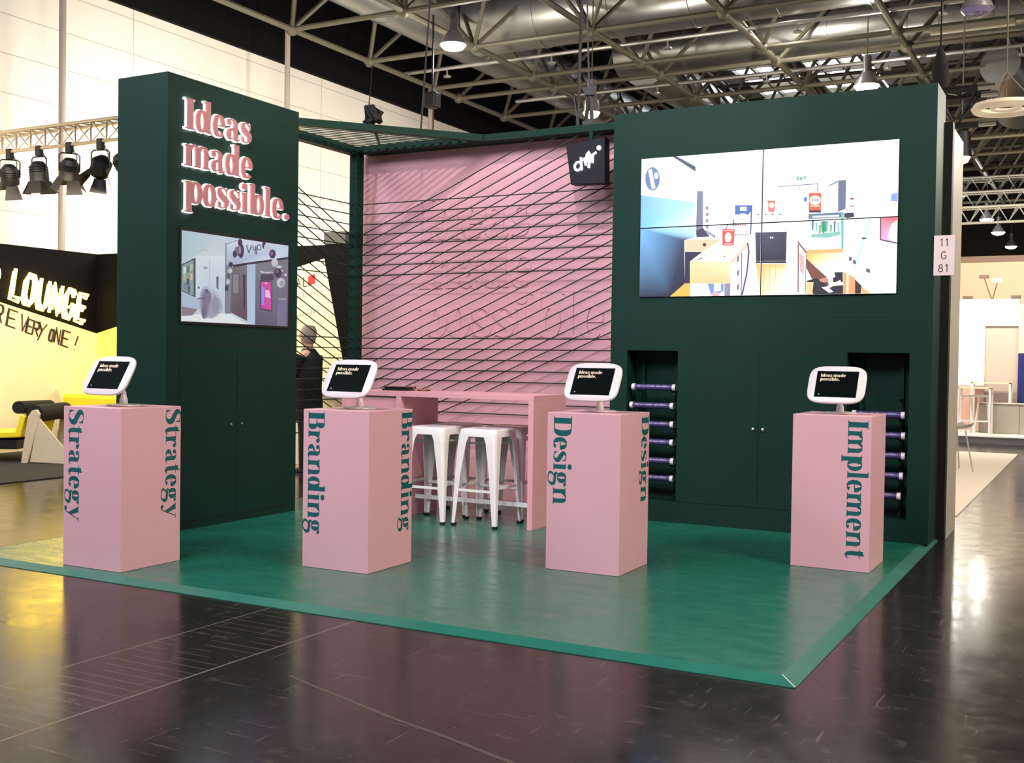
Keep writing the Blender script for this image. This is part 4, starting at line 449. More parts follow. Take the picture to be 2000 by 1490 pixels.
pipe('bright silver pipe under the widest duct', 16.8, 8.2, -13.6, 8)
pipe('silver pipe just behind, above the display wall and hanging logo sign', 20.4, 8.2, -12.5, 8, .05)
pipe('thin silver pipe low above the canopy end, farther back', 24.9, 8.3, -12.2, 6, .04)

# ---- pendant lamps of the hall
def pendant(loc, label, wide=0.26, top=None):
    e = empty('pendant_lamp', loc, label, 'lamp', None)
    MB().lathe([(0.05, 0.62), (0.085, 0.60), (0.085, 0.30), (0.10, 0.26)], n=16).build('ballast_housing', mat('lamp_housing', (120, 118, 116), .4, .6), e, smooth=True)
    MB().lathe([(0.09, 0.28), (0.15, 0.2), (wide*0.9, 0.06), (wide, 0.0), (wide*0.97, 0.0), (wide*0.86, 0.06), (0.13, 0.19), (0.08, 0.26)], n=24).build('reflector', mat('ribbed_reflector', (176, 172, 178), .25, .6), e, smooth=True)
    MB().lathe([(0.001, 0.03), (wide*0.93, 0.03), (wide*0.95, -0.01), (wide*.75, -0.07), (wide*.4, -0.10), (0.001, -0.11)], n=20).build('diffuser', LAMPGLOW, e)
    MB().tube([(0, 0, 0.6), (0, 0, 12.62-loc[2])], 0.012, 5).build('suspension', STRUTD, e)
    if 'unlit' not in label:
        l = bpy.data.lights.new('bulb', 'POINT'); l.energy = 150; l.color = (1, .95, .86); l.shadow_soft_size = .15; lo = bpy.data.objects.new('bulb', l); C.objects.link(lo); lo.location = (loc[0], loc[1], loc[2]-.32)
    return e
pendant((-9.97, 13.11, 7.5), 'large lit pendant lamp above the lettered tower and canopy')
pendant((-7.38, 13.87, 6.12), 'small lit pendant lamp just above the hanging logo sign', 0.165)
pendant((-3.17, 18.0, 7.1), 'lit pendant lamp over the right part of the display wall')
pendant((-4.70, 17.65, 8.95), 'lit pendant lamp cut by the top edge of the picture', top=9.9)
pendant((-3.46, 37.38, 7.6), 'far lit lamp, uppermost of the small lamps beside the display wall')
pendant((-2.83, 39.49, 6.9), 'far lit lamp, second down of the small row at right')
pendant((-2.61, 41.75, 6.65), 'far lit lamp, third down of the small row at right')
pendant((-2.74, 50.06, 6.9), 'farthest lit lamp, lowest of the small row at right')
pendant((-.6, 12.83, 6.82), 'unlit round lamp with purple ribbed glass in the upper right corner', 0.24)
for o in bpy.data.objects:
    if o.name.startswith('diffuser') and o.parent and o.parent['label'].startswith('unlit'): o.data = o.data.copy(); o.data.materials[0] = mat('ribbed_violet_glass', (140, 130, 170), .15)
fl = empty('strip_light', (-1.15, 17.45, 7.85), 'long unlit strip light hanging under the ducts at upper right', 'lamp')
MB().box(-.75, -.07, 0, .75, .07, .09).build('housing', mat('strip_housing', (150, 140, 120), .4), fl, bevel=.01)
for sx_ in (-.6, .6): MB().tube([(sx_, 0, .08), (sx_, 0, 4.7)], .008, 4).build('suspension', STRUTD, fl)
MB().tube([(-.74, 0, -.02), (.74, 0, -.02)], .025, 8).build('tube', mat('strip_tube', (235, 225, 200), .3), fl)

# ---- cables, hoist and black rigging truss
def cable(pts, r, label):
    o = MB().tube(pts, r, 5).build('hanging_cable', mat('black_cable', (20, 18, 18), .6), smooth=True); return tag(o, label, 'cable')
cable([(-13.15, 14.9, 7.9), (-13.1, 14.7, 6.8), (-6.5, 5.9, 3.9), (-5.3, 4.05, 3.8)], 0.012, 'thin dark cable slanting down to the canopy edge')
cable([(-5.62, 5.6, 8.0), (-5.55, 5.5, 6.2), (-5.02, 4.46, 3.8)], 0.01, 'thin dark cable hanging to the middle of the canopy beam')
cable([(-3.52, 5.2, 8.0), (-3.46, 5.0, 5.6), (-3.42, 4.83, 3.8)], 0.018, 'black cable dropping to the beam beside the logo sign')
h = empty('chain_hoist', (-10.1, 12.6, 6.35), 'black chain hoist box hanging by its chain before the black wall', 'hoist')
MB().box(-.13, -.12, -.15, .13, .12, .15).build('motor_box', BLACKP, h, bevel=.04)
MB().tube([(0, 0, .15), (0, 0, 1.6)], .02, 6).build('chain', BLACKP, h); MB().tube([(.02, 0, -.15), (.03, 0, -.6)], .015, 6).build('hook_chain', mat('rusty_chain', (110, 60, 50), .6, .4), h)
b = empty('rigging_bundle', (-5.21, 3.88, 3.79), 'tangled black lifting sling bundle lying on the canopy edge', 'sling')
m = MB()
for k in range(7):
    a = k*0.9; m.tube([(.10*math.cos(a), .05*math.sin(a), 0.02), (.08*math.cos(a+1), .05, .12), (.05*math.cos(a+2), -.05, .17), (-.10*math.cos(a), .04*math.sin(a+2), 0.03)], .022, 6)
m.build('sling', BLACKF, b, smooth=True)
t = empty('rigging_fitting', (-3.30, 4.83, 3.79), 'black clamp with lifting straps on the beam above the logo sign', 'clamp')
m = MB(); m.box(-.05, -.04, 0, .05, .04, .05); m.box(-.035, -.03, .30, .06, .03, .38); m.tube([(-.03, 0, .04), (.0, 0, .30)], .02, 6); m.tube([(.04, 0, .04), (.01, 0, .30)], .02, 6); m.build('clamp', BLACKP, t)
m = MB(); m.tube([(.0, 0, .35), (-.25, .2, 4.2)], .009, 5); m.tube([(-.11, 0, .02), (-.16, 0, .3)], .012, 5); m.build('strap', BLACKP, t)
def truss(name, label, p0, L, hgt, m_, mw, lean=0, r=.026, n=12, rd=.012):
    e = empty(name, p0, label, 'truss', None, lean); a = MB(); w2 = hgt*.5
    for (y, z) in ((-w2, hgt), (w2, hgt), (0, 0)): a.tube([(0, y, z), (L, y, z)], r, 8)
    a.build('chord', m_, e, smooth=True); a = MB()
    for k in range(n):
        x0, x1, xm = L*k/n, L*(k+1)/n, L*(k+.5)/n
        for y in (-w2, w2): a.tube([(x0, y, hgt), (xm, 0, 0), (x1, y, hgt)], rd, 5)
        a.tube([(x0, -w2, hgt), (xm, w2, hgt), (x1, -w2, hgt)], rd, 5)
    a.build('lacing', mw, e); return e
tr = truss('rigging_truss', 'black box truss end with silver couplers right of the display wall', (-4.3, 10.9, 4.72), 3.95, .44, BLACKP, BLACKP, r=.045, n=7, rd=.02)
for (y, z) in ((-.22, .44), (.22, .44), (0, 0)): MB().tube([(3.93, y, z), (4.16, y, z)], .04, 8).build('coupler', CHROME, tr, smooth=True)
m = MB(); m.lathe([(.02, 0), (.09, .06), (.11, .3), (.07, .5), (.03, .6)], (3.45, 0, .46), 10); m.tube([(3.45, 0, 1), (3.45, 0, 3.2)], .012, 5); m.build('hoist_bag', BLACKF, tr, smooth=True)
def ring_lamp(loc, r, label):
    e = empty('ring_lamp', loc, label, 'lamp'); m = MB()
    for rr, w_ in ((r, .06), (r*.45, .03)): m.tube([(rr*math.cos(2*PI*k/32), rr*math.sin(2*PI*k/32), 0) for k in range(33)], w_, 6)
    m.build('ring', mat('cream_ring', (222, 208, 184), .4, em=(222, 200, 170), es=.35), e, smooth=True)
    MB().tube([(0, 0, 0), (0, 0, 12.5-loc[2])], .01, 4).build('suspension', STRUTD, e)
    m = MB()
    for k in range(3): a = 2*PI*k/3; m.tube([(r*math.cos(a), r*math.sin(a), 0), (0, 0, .5)], .008, 4)
    m.build('spoke', STRUTD, e)
ring_lamp((-.10, 11.9, 5.12), .40, 'pale double ring lamp hanging right of the black truss')
ring_lamp((-.75, 33, 8.2), .4, 'small far ring lamp at the right edge below the double ring lamp')
for k, (z, y) in enumerate(((6.7, 31), (6.05, 29.5), (5.45, 28.2))):
    truss('background_truss', ('light truss, topmost of the three far trusses at right', 'light truss, middle one of the three far trusses at right', 'light truss, lowest of the three far trusses at right, above the beige wall')[k], (-6, y, z), 10, .42, PIPE, PIPE, n=20, r=.035, rd=.018)
g = empty('spotlight', (-.98, 14.7, 4.95), 'glowing warm spotlight hanging just right of the display wall edge', 'spotlight')
MB().lathe([(.02, .5), (.13, .42), (.15, .1), (.16, 0)], n=14).build('housing', BLACKP, g, smooth=True); MB().lathe([(.001, 0), (.14, 0), (.10, -.08), (.001, -.12)], n=14).build('lens', emis('warm_bulb', (255, 215, 150), 12), g)
MB().tube([(0, 0, .5), (0, 0, 7.6)], .012, 5).build('suspension', STRUTD, g)

tp = MB(); TP = [(-2.12, -1.03), (-1.966, -1.091), (-1.70, -1.175), (-1.376, -1.285), (-1.05, -1.37), (-.685, -1.484), (-.3, -1.62)]
for (a, b_) in zip(TP, TP[1:]): tp.add([(a[0], a[1]-.010, .0006), (b_[0], b_[1]-.013, .0006), (b_[0], b_[1]+.013, .0006), (a[0], a[1]+.010, .0006)], [(0, 1, 2, 3)])
tag(tp.build('tape_strip', mat('worn_tape', (70, 62, 54), .6, var=.3, scale=20)), 'worn curved strip of tape stuck on the dark floor in the foreground', 'tape')
# ================================================================ the stand
def platform_mat():
    m = mat('teal_vinyl', (26, 98, 80), 0.22, var=0.16, scale=1.6, bump=0.008, spec=0.6); nt = m.node_tree; N = nt.nodes
    nz = N.new('ShaderNodeTexNoise'); nz.inputs['Scale'].default_value = 4; nz.inputs['Detail'].default_value = 6
    tc = N.new('ShaderNodeTexCoord'); mp = N.new('ShaderNodeMapping'); mp.inputs['Scale'].default_value = (1, 2.5, 1); nt.links.new(tc.outputs['Object'], mp.inputs[0]); nt.links.new(mp.outputs[0], nz.inputs['Vector'])
    mr = N.new('ShaderNodeMapRange'); mr.inputs[1].default_value = .3; mr.inputs[2].default_value = .7; mr.inputs[3].default_value = 0.2; mr.inputs[4].default_value = 0.33
    nt.links.new(nz.outputs['Fac'], mr.inputs[0]); nt.links.new(mr.outputs[0], N['Principled BSDF'].inputs['Roughness']); return m
pf = empty('stand_platform', (-3.04, 2.45, 0), 'low teal green platform floor that the whole stand is built on', 'platform')
x0, x1, y0, y1 = -6.16, 0, 0, 4.92
pf.location = (0, 0, 0)
MB().box(x0+.085, y0+.085, 0, x1-.085, y1, .03).build('deck', platform_mat(), pf)
m = MB(); out = [(x0, y0), (x1, y0), (x1, y1), (x0, y1)]; inn = [(x0+.085, y0+.085), (x1-.085, y0+.085), (x1-.085, y1), (x0+.085, y1)]
def edge(i, j):
    a, b, c, d = out[i], out[j], inn[j], inn[i]
    m.add([(a[0], a[1], 0.004), (b[0], b[1], 0.004), (c[0], c[1], .031), (d[0], d[1], .031), (c[0], c[1], 0.0), (d[0], d[1], 0.0), (a[0], a[1], 0), (b[0], b[1], 0)], [(0, 1, 2, 3), (6, 7, 1, 0), (6, 5, 4, 7), (3, 2, 4, 5), (0, 3, 5, 6), (1, 7, 4, 2)])
edge(0, 1); edge(1, 2); edge(3, 0)
m.build('sloping_edge_trim', mat('teal_edge_strip', (34, 104, 88), .28, var=.25, scale=5, spec=.6), pf)
MB().tube([(-.003, .004, .006), (-.084, .086, .033)], .0024, 6).build('corner_joint', WHITEP, pf)

TOPZ = 3.79
# ---- lettered tower
tw = empty('green_tower', (0, 0, 0), 'tall dark green tower with the glowing slogan and a screen on its side', 'tower')
m = MB(); m.box(-6.087, 1.489, .03, -5.519, 3.134, TOPZ); m.build('tower_body', GREEN, tw)
for y, yy in ((1.64, 2.322), (2.328, 2.996)): MB().box(-5.519, y, .10, -5.5155, yy, 1.575).build('cupboard_door', GREEN, tw)
MB().box(-5.519, 1.632, .09, -5.5185, 3.003, 1.583).build('door_gap', BLACKP, tw)
for y in (2.245, 2.378): MB().lathe([(.001, 0), (.010, 0), (.012, .012), (.001, .016)], (-5.5155, y, .89), 12, 'x').build('door_knob', CHROME, tw)
m = MB(); m.box(-6.06, 1.4878, 1.708, -5.53, 1.489, 1.711); m.build('board_joint', CORD, tw)
scr = empty('wall_screen', (0, 0, 0), 'landscape screen on the tower playing a shopping arcade picture', 'screen')
m = MB(); fr = (-5.519, -5.507)
m.box(-5.519, 1.623, 1.752, -5.507, 3.005, 1.772); m.box(-5.519, 1.623, 2.522, -5.507, 3.005, 2.546); m.box(-5.519, 1.623, 1.772, -5.507, 1.641, 2.522); m.box(-5.519, 2.987, 1.772, -5.507, 3.005, 2.522)
m.build('black_frame', BLACKP, scr)
MB().box(-5.519, 1.641, 1.772, -5.511, 2.987, 2.522).build('panel', BLACKG, scr)
picture('shop_picture', SHOP_PICTURE, lambda u, v, t: (-5.5105+t, 1.641+u*1.346, 1.772+v*.75), (0, 0, 1, 1), picture_mat('screen_picture_dim', 1.0), scr)
sg = empty('illuminated_slogan', (0, 0, 0), 'pink raised letters with glowing white edges on the green tower', 'sign')
GLOW = emis('white_edge_light', (255, 244, 242), 3.2); PINKL = mat('pink_letter_face', (178, 122, 124), .5, spec=.2)
def grow(poly, d):
    cx = sum(p[0] for p in poly)/len(poly); cy = sum(p[1] for p in poly)/len(poly); n = len(poly); A = sum(poly[k][0]*poly[(k+1) % n][1]-poly[(k+1) % n][0]*poly[k][1] for k in range(n))
    s = 1 if A > 0 else -1; out_ = []
    for k in range(n):
        p, q, r = poly[k-1], poly[k], poly[(k+1) % n]
        e1 = (q[0]-p[0], q[1]-p[1]); e2 = (r[0]-q[0], r[1]-q[1]); l1 = math.hypot(*e1) or 1; l2 = math.hypot(*e2) or 1
        n1 = (e1[1]/l1*s, -e1[0]/l1*s); n2 = (e2[1]/l2*s, -e2[0]/l2*s); b = (n1[0]+n2[0], n1[1]+n2[1]); lb = b[0]**2+b[1]**2
        k_ = min(2*d/lb, 2*d) if lb > .05 else d
        out_.append((q[0]+b[0]*k_, q[1]+b[1]*k_))
    return out_
for txt, base, length in (('Ideas', 3.363, .80), ('made', 3.059, .82), ('possible.', 2.755, 1.34)):
    w, L = text_pieces(txt); sx = length/w; sy = .357/1000
    for ch, x, ps in L:
        a = MB(); g_ = MB()
        for j, p in enumerate(ps):
            q = [((x+u)*sx, v*sy) for u, v in p]
            if abs(sum(q[k][0]*q[(k+1) % len(q)][1]-q[(k+1) % len(q)][0]*q[k][1] for k in range(len(q)))) < 1e-8: continue
            fn = lambda u, v, t: (-5.519+t, 1.650+u, base+v)
            a.prism(q, fn, .02, .036+.00006*j); g_.prism(grow(q, .0048), fn, .0, .018+.00006*j)
        lo = a.build('letter', PINKL, sg); g_.build('glowing_edge', GLOW, lo)

# ---- display wall with niches, cupboards and a four-part video wall
YV = 4.422
dw = empty('display_wall', (0, 0, 0), 'wide dark green wall holding the big four-panel video picture, cupboards and two niches', 'wall unit')
m = MB(); X0, X1 = -2.851, -.02
m.box(X0, YV+.24, .031, X1, 4.915, TOPZ-.01); m.box(X0, YV, 1.593, X1, YV+.24, TOPZ-.01); m.box(X0, YV, .031, X1, YV+.24, .215)
for a, b in ((X0, -2.684), (-2.19, -.692), (-.193, X1)): m.box(a, YV, .215, b, YV+.24, 1.593)
m.build('wall_body', GREEN, dw)
MB().box(-2.184, YV-.0006, .222, -.698, YV, 1.590).build('door_gap', BLACKP, dw)
for a, b in ((-2.18, -1.442), (-1.436, -.702)): MB().box(a, YV-.004, .226, b, YV-.0006, 1.586).build('cupboard_door', GREEN, dw)
for x in (-1.482, -1.396): MB().lathe([(.001, 0), (.012, 0), (.014, -.014), (.001, -.018)], (x, YV-.004, .911), 12, 'y').build('door_knob', CHROME, dw)
MB().box(X0+.01, YV-.0006, 1.908, X1-.01, YV, 1.911).build('board_joint', CORD, dw)
for a, b in ((-2.684, -2.19), (-.692, -.193)):
    for x in (a+.085, b-.085): MB().box(x-.014, YV+.205, .215, x+.014, YV+.24, 1.593).build('niche_upright', GREENF, dw)
vw = empty('video_wall', (0, 0, 0), 'big bright two-by-two video wall showing a shop interior', 'screen')
sx0, sx1, sz0, sz1 = -2.573, -.304, 2.079, 3.351; PM = picture_mat('video_wall_picture', 1.7)
for i in (0, 1):
    for j in (0, 1):
        a = (sx0+sx1)/2 if i else sx0; b = sx1 if i else (sx0+sx1)/2; c = 2.712 if j else sz0; d = sz1 if j else 2.712
        pn = MB().box(a+.003, YV-.012, c+.003, b-.003, YV, d-.003).build('screen_panel', BLACKP, vw)
        u = lambda x: (x-sx0)/(sx1-sx0); v = lambda z: (z-sz0)/(sz1-sz0)
        picture('picture', VIDEO_PICTURE, lambda p, q, t: (sx0+p*(sx1-sx0), YV-.0122-t, sz0+q*(sz1-sz0)), (u(a+.005), v(c+.005), u(b-.005), v(d-.005)), PM, pn)

# ---- rolled paper tubes in the niches
def roll(x0, x1, z, label, tilt=0):
    e = empty('paper_roll', ((x0+x1)/2, YV+.06, z), label, 'paper roll', 'violet paper rolls in the niches'); e.rotation_euler = (0, tilt, 0)
    L = (x1-x0)/2
    MB().tube([(-L+.012, 0, 0), (L-.012, 0, 0)], [.0275, .0275], 16).build('printed_paper', PURPLE, e, smooth=True)
    for s in (-1, 1): MB().tube([(s*(L-.03), 0, 0), (s*L, 0, 0)], .0315, 14).build('end_cap', WHITEP, e, smooth=True)
    m = MB()
    R_ = .0278
    def fn(a, b, t):
        th = .55 + b/R_; return (-L+.055+a, -(R_+t)*math.cos(th-1.0), (R_+t)*math.sin(th-.55))
    serif_word(m, 'Ideas made possible.', fn, .030, .0004, (x1-x0)-.11, 0.0002); m.build('lettering', mat('lilac_print', (196, 176, 214), .5), e)
    return e
ord1 = ['topmost violet roll in the left niche, wholly visible', 'second violet roll from the top in the left niche', 'third violet roll from the top in the left niche, half behind the pink plinth', 'fourth violet roll from the top in the left niche', 'fifth violet roll from the top in the left niche', 'lowest violet roll in the left niche']
for k, (z, dx) in enumerate(((1.255, .015), (1.085, -.003), (.915, .0), (.75, .0), (.58, .008), (.42, .005))): roll(-2.665+dx, -2.24+dx, z, ord1[k])
ord2 = ['topmost violet roll in the right niche, just above the pink plinth top', 'second violet roll from the top in the right niche', 'middle violet roll in the right niche', 'fourth violet roll from the top in the right niche', 'lowest violet roll in the right niche']
for k, (z, dx) in enumerate(((1.076, 0), (.906, .006), (.739, .008), (.572, -.004), (.404, -.02))): roll(-.652+dx, -.228+dx, z, ord2[k])
for a, zs in ((-2.684, (1.255, 1.085, .915, .75, .58, .42)), (-.692, (1.24, 1.076, .906, .739, .572, .404))):
    for z in zs:
        for x in (a+.085, a+.494-.085): MB().box(x-.008, YV+.03, z-.045, x+.008, YV+.21, z-.033).build('roll_bracket', GREENF, dw)

# ---- booth number plate on the wall's outer corner
sgn = empty('booth_number_plate', (0, 0, 0), 'small pale plate with the booth number on the display wall corner', 'sign')
MB().box(-.022, YV-.016, 2.222, .134, YV-.002, 2.544).build('plate', mat('pale_pink_plate', (216, 196, 198), .5), sgn)
INK = mat('dark_print', (40, 32, 34), .5)
def plate_char(c, cx, z, h):
    m = MB(); P = lambda a, b, t: (cx+a*h, YV-.016-t, z+b*h)
    L = {'1': [[(-.10, .78), (.06, .98)], [(.07, 0), (.07, 1)]],
         'G': [[(.24+0*k, 0) for k in ()], [(.27*math.cos(math.radians(t))*1.15, .5+.46*math.sin(math.radians(t))) for t in range(48, 325, 12)], [(.27, .18), (.27, .45), (.06, .45)]],
         '8': [[(.20*math.cos(k*PI/10), .74+.22*math.sin(k*PI/10)) for k in range(21)], [(.25*math.cos(k*PI/10), .27+.25*math.sin(k*PI/10)) for k in range(21)]]}[c]
    for l in L:
        if len(l) < 2: continue
        for j, q in enumerate(ribbon(l, [.115]*len(l))): m.prism(q, P, 0, .0006+.00001*j)
    m.build('number_character', INK, sgn)
for c, cx, z in (('1', .034, 2.455), ('1', .074, 2.455), ('G', .054, 2.352), ('8', .032, 2.25), ('1', .076, 2.25)): plate_char(c, cx, z, .062)

# ---- cord screen: frame, canopy slats and the cords strung across it
cs = empty('corded_frame', (0, 0, 0), 'dark green frame strung with crossing cords, with a slatted canopy corner', 'screen frame')
MB().box(-6.13, 4.75, .03, -6.03, 4.87, TOPZ).build('post', GREENF, cs)
MB().box(-6.03, 4.75, 3.722, X0, 4.984, TOPZ).build('rear_beam', GREENF, cs)
MB().box(-6.13, 3.134, 3.70, -6.03, 4.75, TOPZ).build('side_beam', GREENF, cs)
def bar(mb, p, q, w, h):
    p = Vector(p); q = Vector(q); d = (q-p).normalized(); n = Vector((-d.y, d.x, 0))*w/2; u_ = Vector((0, 0, h/2))
    mb.loft([[p-n-u_, p+n-u_, p+n+u_, p-n+u_], [q-n-u_, q+n-u_, q+n+u_, q-n+u_]])
m = MB(); bar(m, (-5.87, 3.134, 3.756), (-4.47, 4.76, 3.756), .07, .068); m.build('diagonal_beam', GREENF, cs)
k = 0; s = .13
while s < 1.55:
    a = (-5.87-s, 3.134) if s < .16 else (-6.03, 3.134+(s-.16)*1.161); b_ = (-4.47-s, 4.75)
    if a[1] < 4.7:
        m = MB(); bar(m, (a[0], a[1], 3.745), (b_[0], b_[1], 3.745), .020, .007); m.build('slat', GREENF, cs)
    s += .113
R_C = .0062
def cord(pts): MB().tube(pts, R_C, 5).build('cord', CORD, cs)
hz = [3.163-.1115*k for k in range(8)] + [1.70-.1105*k for k in range(10)]
for z in hz:
    cord([(X0+.002, 4.80, z), (-6.03, 4.80, z)]); cord([(-6.08, 4.75, z), (-6.08, 3.134, z)])
for k in range(22):
    zl = 2.833-.1115*k
    if k < 4: q = (-3.857+.252*k, 4.80, 3.722)
    else: zr = 3.67-.1115*(k-4); q = (X0+.002, 4.80, zr+.07)
    p = (-6.03, 4.80, zl-.02); mid = tuple((p[i]+q[i])/2-(0.02 if i == 2 else 0) for i in range(3)); cord([q, mid, p])
    if q[2]-.44*1.6 > -9:
        z0_, z1_ = zl-.03, zl+.69
        if z1_ <= 3.7: cord([(-6.08, 4.75, z0_), (-6.08, 3.134, z1_)])
# ---- pink back wall with raised slogan, and neighbour's wall end at the right
pw = empty('pink_back_wall', (0, 0, 0), 'pink rear wall with faint raised slogan letters, behind the cords', 'wall panel')
MB().box(-6.22, 4.985, 0, -2.63, 5.03, 3.81).build('panel', mat('pink_wall_print', (218, 164, 172), .55, var=.04, scale=2), pw)
for txt, base, length in (('Ideas', 2.76, 1.34), ('made', 2.24, 1.38), ('possible.', 1.72, 2.36)):
    m = MB(); serif_word(m, txt, lambda a, b, t: (-5.355+a, 4.985-t, base+b), .62, .012, length); m.build('raised_line', MATS['pink_wall_print'], pw)
nb = empty('neighbour_wall', (0, 0, 0), 'black and silver wall end of the next booth beside the display wall', 'wall panel')
MB().box(-2.6, 4.93, 0, .04, 5.04, 3.56).build('black_face', mat('black_booth_face', (12, 11, 12), .6), nb)
MB().box(-2.6, 5.045, 0, .04, 5.70, 3.52).build('silver_side', mat('silver_booth_side', (186, 174, 158), .45), nb)

# ---- black logo sign hanging from the beam
ls = empty('logo_sign', (0, 0, 0), 'black skewed box sign with a glowing white logo, hung from the green beam', 'sign')
q = [(-3.423, 3.57), (-3.20, 3.592), (-3.017, 3.618), (-3.006, 3.18), (-3.373, 3.188)]
MB().prism([(-3.423, 3.57), (-3.017, 3.618), (-3.006, 3.18), (-3.365, 3.188)], lambda a, b, t: (a, t, b), 4.58, 4.70).build('sign_box', mat('blue_black_board', (20, 20, 28), .5, spec=.2), ls, bevel=.004)
MB().tube([(-3.22, 4.72, 3.722), (-3.22, 4.72, 3.45)], .022, 10).build('hanger', GREENF, ls)
def sp(px, py): return (-3.423+(px-195)/585*.415, 4.575, 3.585-(py-630)/570*.39+(px-195)/585*.03)
m = MB()
def st(pts, r=.011): m.tube([sp(*p) for p in pts], r, 8)
st([(385+50*math.cos(a*PI/8), 975+58*math.sin(a*PI/8)) for a in range(17)], .010)
st([(425, 860), (440, 1035)]); st([(440, 900), (500, 880), (540, 900)]); st([(500, 980), (515, 830), (540, 800), (560, 840), (545, 1020)]); st([(480, 930), (600, 900)]); st([(600, 960), (600, 850), (650, 820)])
m.ball(sp(690, 765), .022, 12)
m.build('glowing_logo', emis('neon_white', (255, 255, 255), 7), ls, smooth=True)

# ---- four plinths with tablets on stands
def plinth(px, py, yaw, word, ztop, zlen, fb, sb, side, label, tlabel):
    e = empty('pink_plinth', (px, py, .031), label, 'plinth', 'pink plinths along the platform', math.radians(yaw))
    W, D, H = .552, .544, 1.10
    MB().box(-W, 0, 0, 0, D, H).build('body', PINK, e, bevel=.002)
    sz = .197
    if fb is not None:
        m = MB(); serif_word(m, word, lambda a, b, t: (fb+b, -t, ztop-a), sz, .0008, zlen); m.build('front_lettering', TEAL, e)
    if side:
        m = MB(); serif_word(m, word, lambda a, b, t: (t, sb+b, ztop-a), sz, .0008, zlen); m.build('side_lettering', TEAL, e)
    t = empty('tablet_stand', (px, py, .031+H), tlabel, 'tablet stand', 'white tablet stands on the plinths', math.radians(yaw)); t.location = e.matrix_world @ Vector((0, 0, 0)) if False else (px-.276, py+.272, .031+H)
    MB().lathe([(.001, 0), (.112, 0), (.112, .004), (.118, .006), (.116, .013), (.05, .017), (.001, .018)], n=40).build('base', WHITEP, t, smooth=True)
    MB().lathe([(.026, .016), (.028, .02), (.027, .05), (.021, .062), (.017, .085), (.016, .10)], n=20).build('neck', WHITEP, t, smooth=True)
    MB().tube([(0, 0, .09), (0, -.03, .15), (0, -.08, .20)], [.017, .016, .02], 12).build('tilt_arm', WHITEP, t, smooth=True)
    m = MB(); Mt = Matrix.Translation((0, -.13, .215)) @ Matrix.Rotation(math.radians(-31), 4, 'X'); m.M = Mt
    def sq(w, h, n_=48, p=4.2):
        r = []
        for k in range(n_):
            a = 2*PI*k/n_; c, s_ = math.cos(a), math.sin(a); r.append((math.copysign(abs(c)**(2/p), c)*w/2, math.copysign(abs(s_)**(2/p), s_)*h/2))
        return r
    rings = []
    for (w_, h_, y_) in ((.30, .20, .036), (.37, .27, .030), (.405, .302, .014), (.413, .310, .004), (.408, .305, -.004), (.395, .292, -.008)):
        rings.append([(a, y_, b) for a, b in sq(w_, h_)])
    m.loft(rings); hs = m.build('housing', WHITEP, t, smooth=True)
    m = MB(); m.M = Mt; m.box(-.148, -.0105, -.108, .148, -.006, .108); sc_ = m.build('screen', BLACKG, t)
    TX = emis('screen_text', (210, 190, 160), .33); m = MB(); m.M = Mt
    serif_word(m, 'Ideas made', lambda a, b, tt: (-.122+a, -.0105-tt, .060+b), .036, .0003, .180)
    m.build('slogan_line', TX, sc_); m = MB(); m.M = Mt
    serif_word(m, 'possible.', lambda a, b, tt: (-.122+a, -.0105-tt, .028+b), .036, .0003, .142)
    m.build('slogan_line', TX, sc_); m = MB(); m.M = Mt; m.box(-.120, -.0108, -.089, -.112, -.0105, -.083); m.build('page_dot', TX, sc_)
    return e
plinth(-4.555, .156, .40, 'Strategy', 1.085, .775, -.498, .402, True, 'pink plinth lettered Strategy, leftmost of the four', 'white tablet stand on the plinth lettered Strategy')
plinth(-3.1365, .998, .88, 'Branding', 1.092, .865, -.508, .402, True, 'pink plinth lettered Branding, second from the left', 'white tablet stand on the plinth lettered Branding')
plinth(-1.6583, 1.841, .52, 'Design', 1.080, .625, -.502, .392, True, 'pink plinth lettered Design, third from the left', 'white tablet stand on the plinth lettered Design')
plinth(-.209, 2.911, -.26, 'Implement', 1.075, .985, -.160, 0, False, 'pink plinth lettered Implement, rightmost of the four', 'white tablet stand on the plinth lettered Implement')

# ---- high table with four stools
tb = empty('high_table', (0, 0, 0), 'long pink high table with a closed left end and white foot rail', 'table')
MB().box(-5.10, 3.29, 1.14, -3.07, 3.93, 1.185).build('table_top', PINKT, tb, bevel=.002)
MB().box(-3.12, 3.29, .03, -3.07, 3.93, 1.14).build('side_leg', PINKT, tb, bevel=.002)
m = MB(); m.box(-4.484, 3.29, .03, -4.434, 3.93, 1.14); m.box(-5.10, 3.29, .03, -5.05, 3.93, 1.14); m.box(-5.05, 3.312, .03, -4.484, 3.335, 1.14); m.box(-5.05, 3.90, .03, -4.484, 3.93, 1.14); m.build('cupboard_body', PINKT, tb)
m = MB(); m.box(-4.434, 3.55, .185, -3.12, 3.575, .222); m.build('foot_rail', WHITEM, tb)
def rsq(h, r, n=4, z=0):
    o = []
    for cx, cy, a0 in ((h-r, h-r, 0), (-h+r, h-r, 90), (-h+r, -h+r, 180), (h-r, -h+r, 270)):
        for k in range(n+1):
            a = math.radians(a0+90*k/n); o.append((cx+r*math.cos(a), cy+r*math.sin(a), z))
    return o
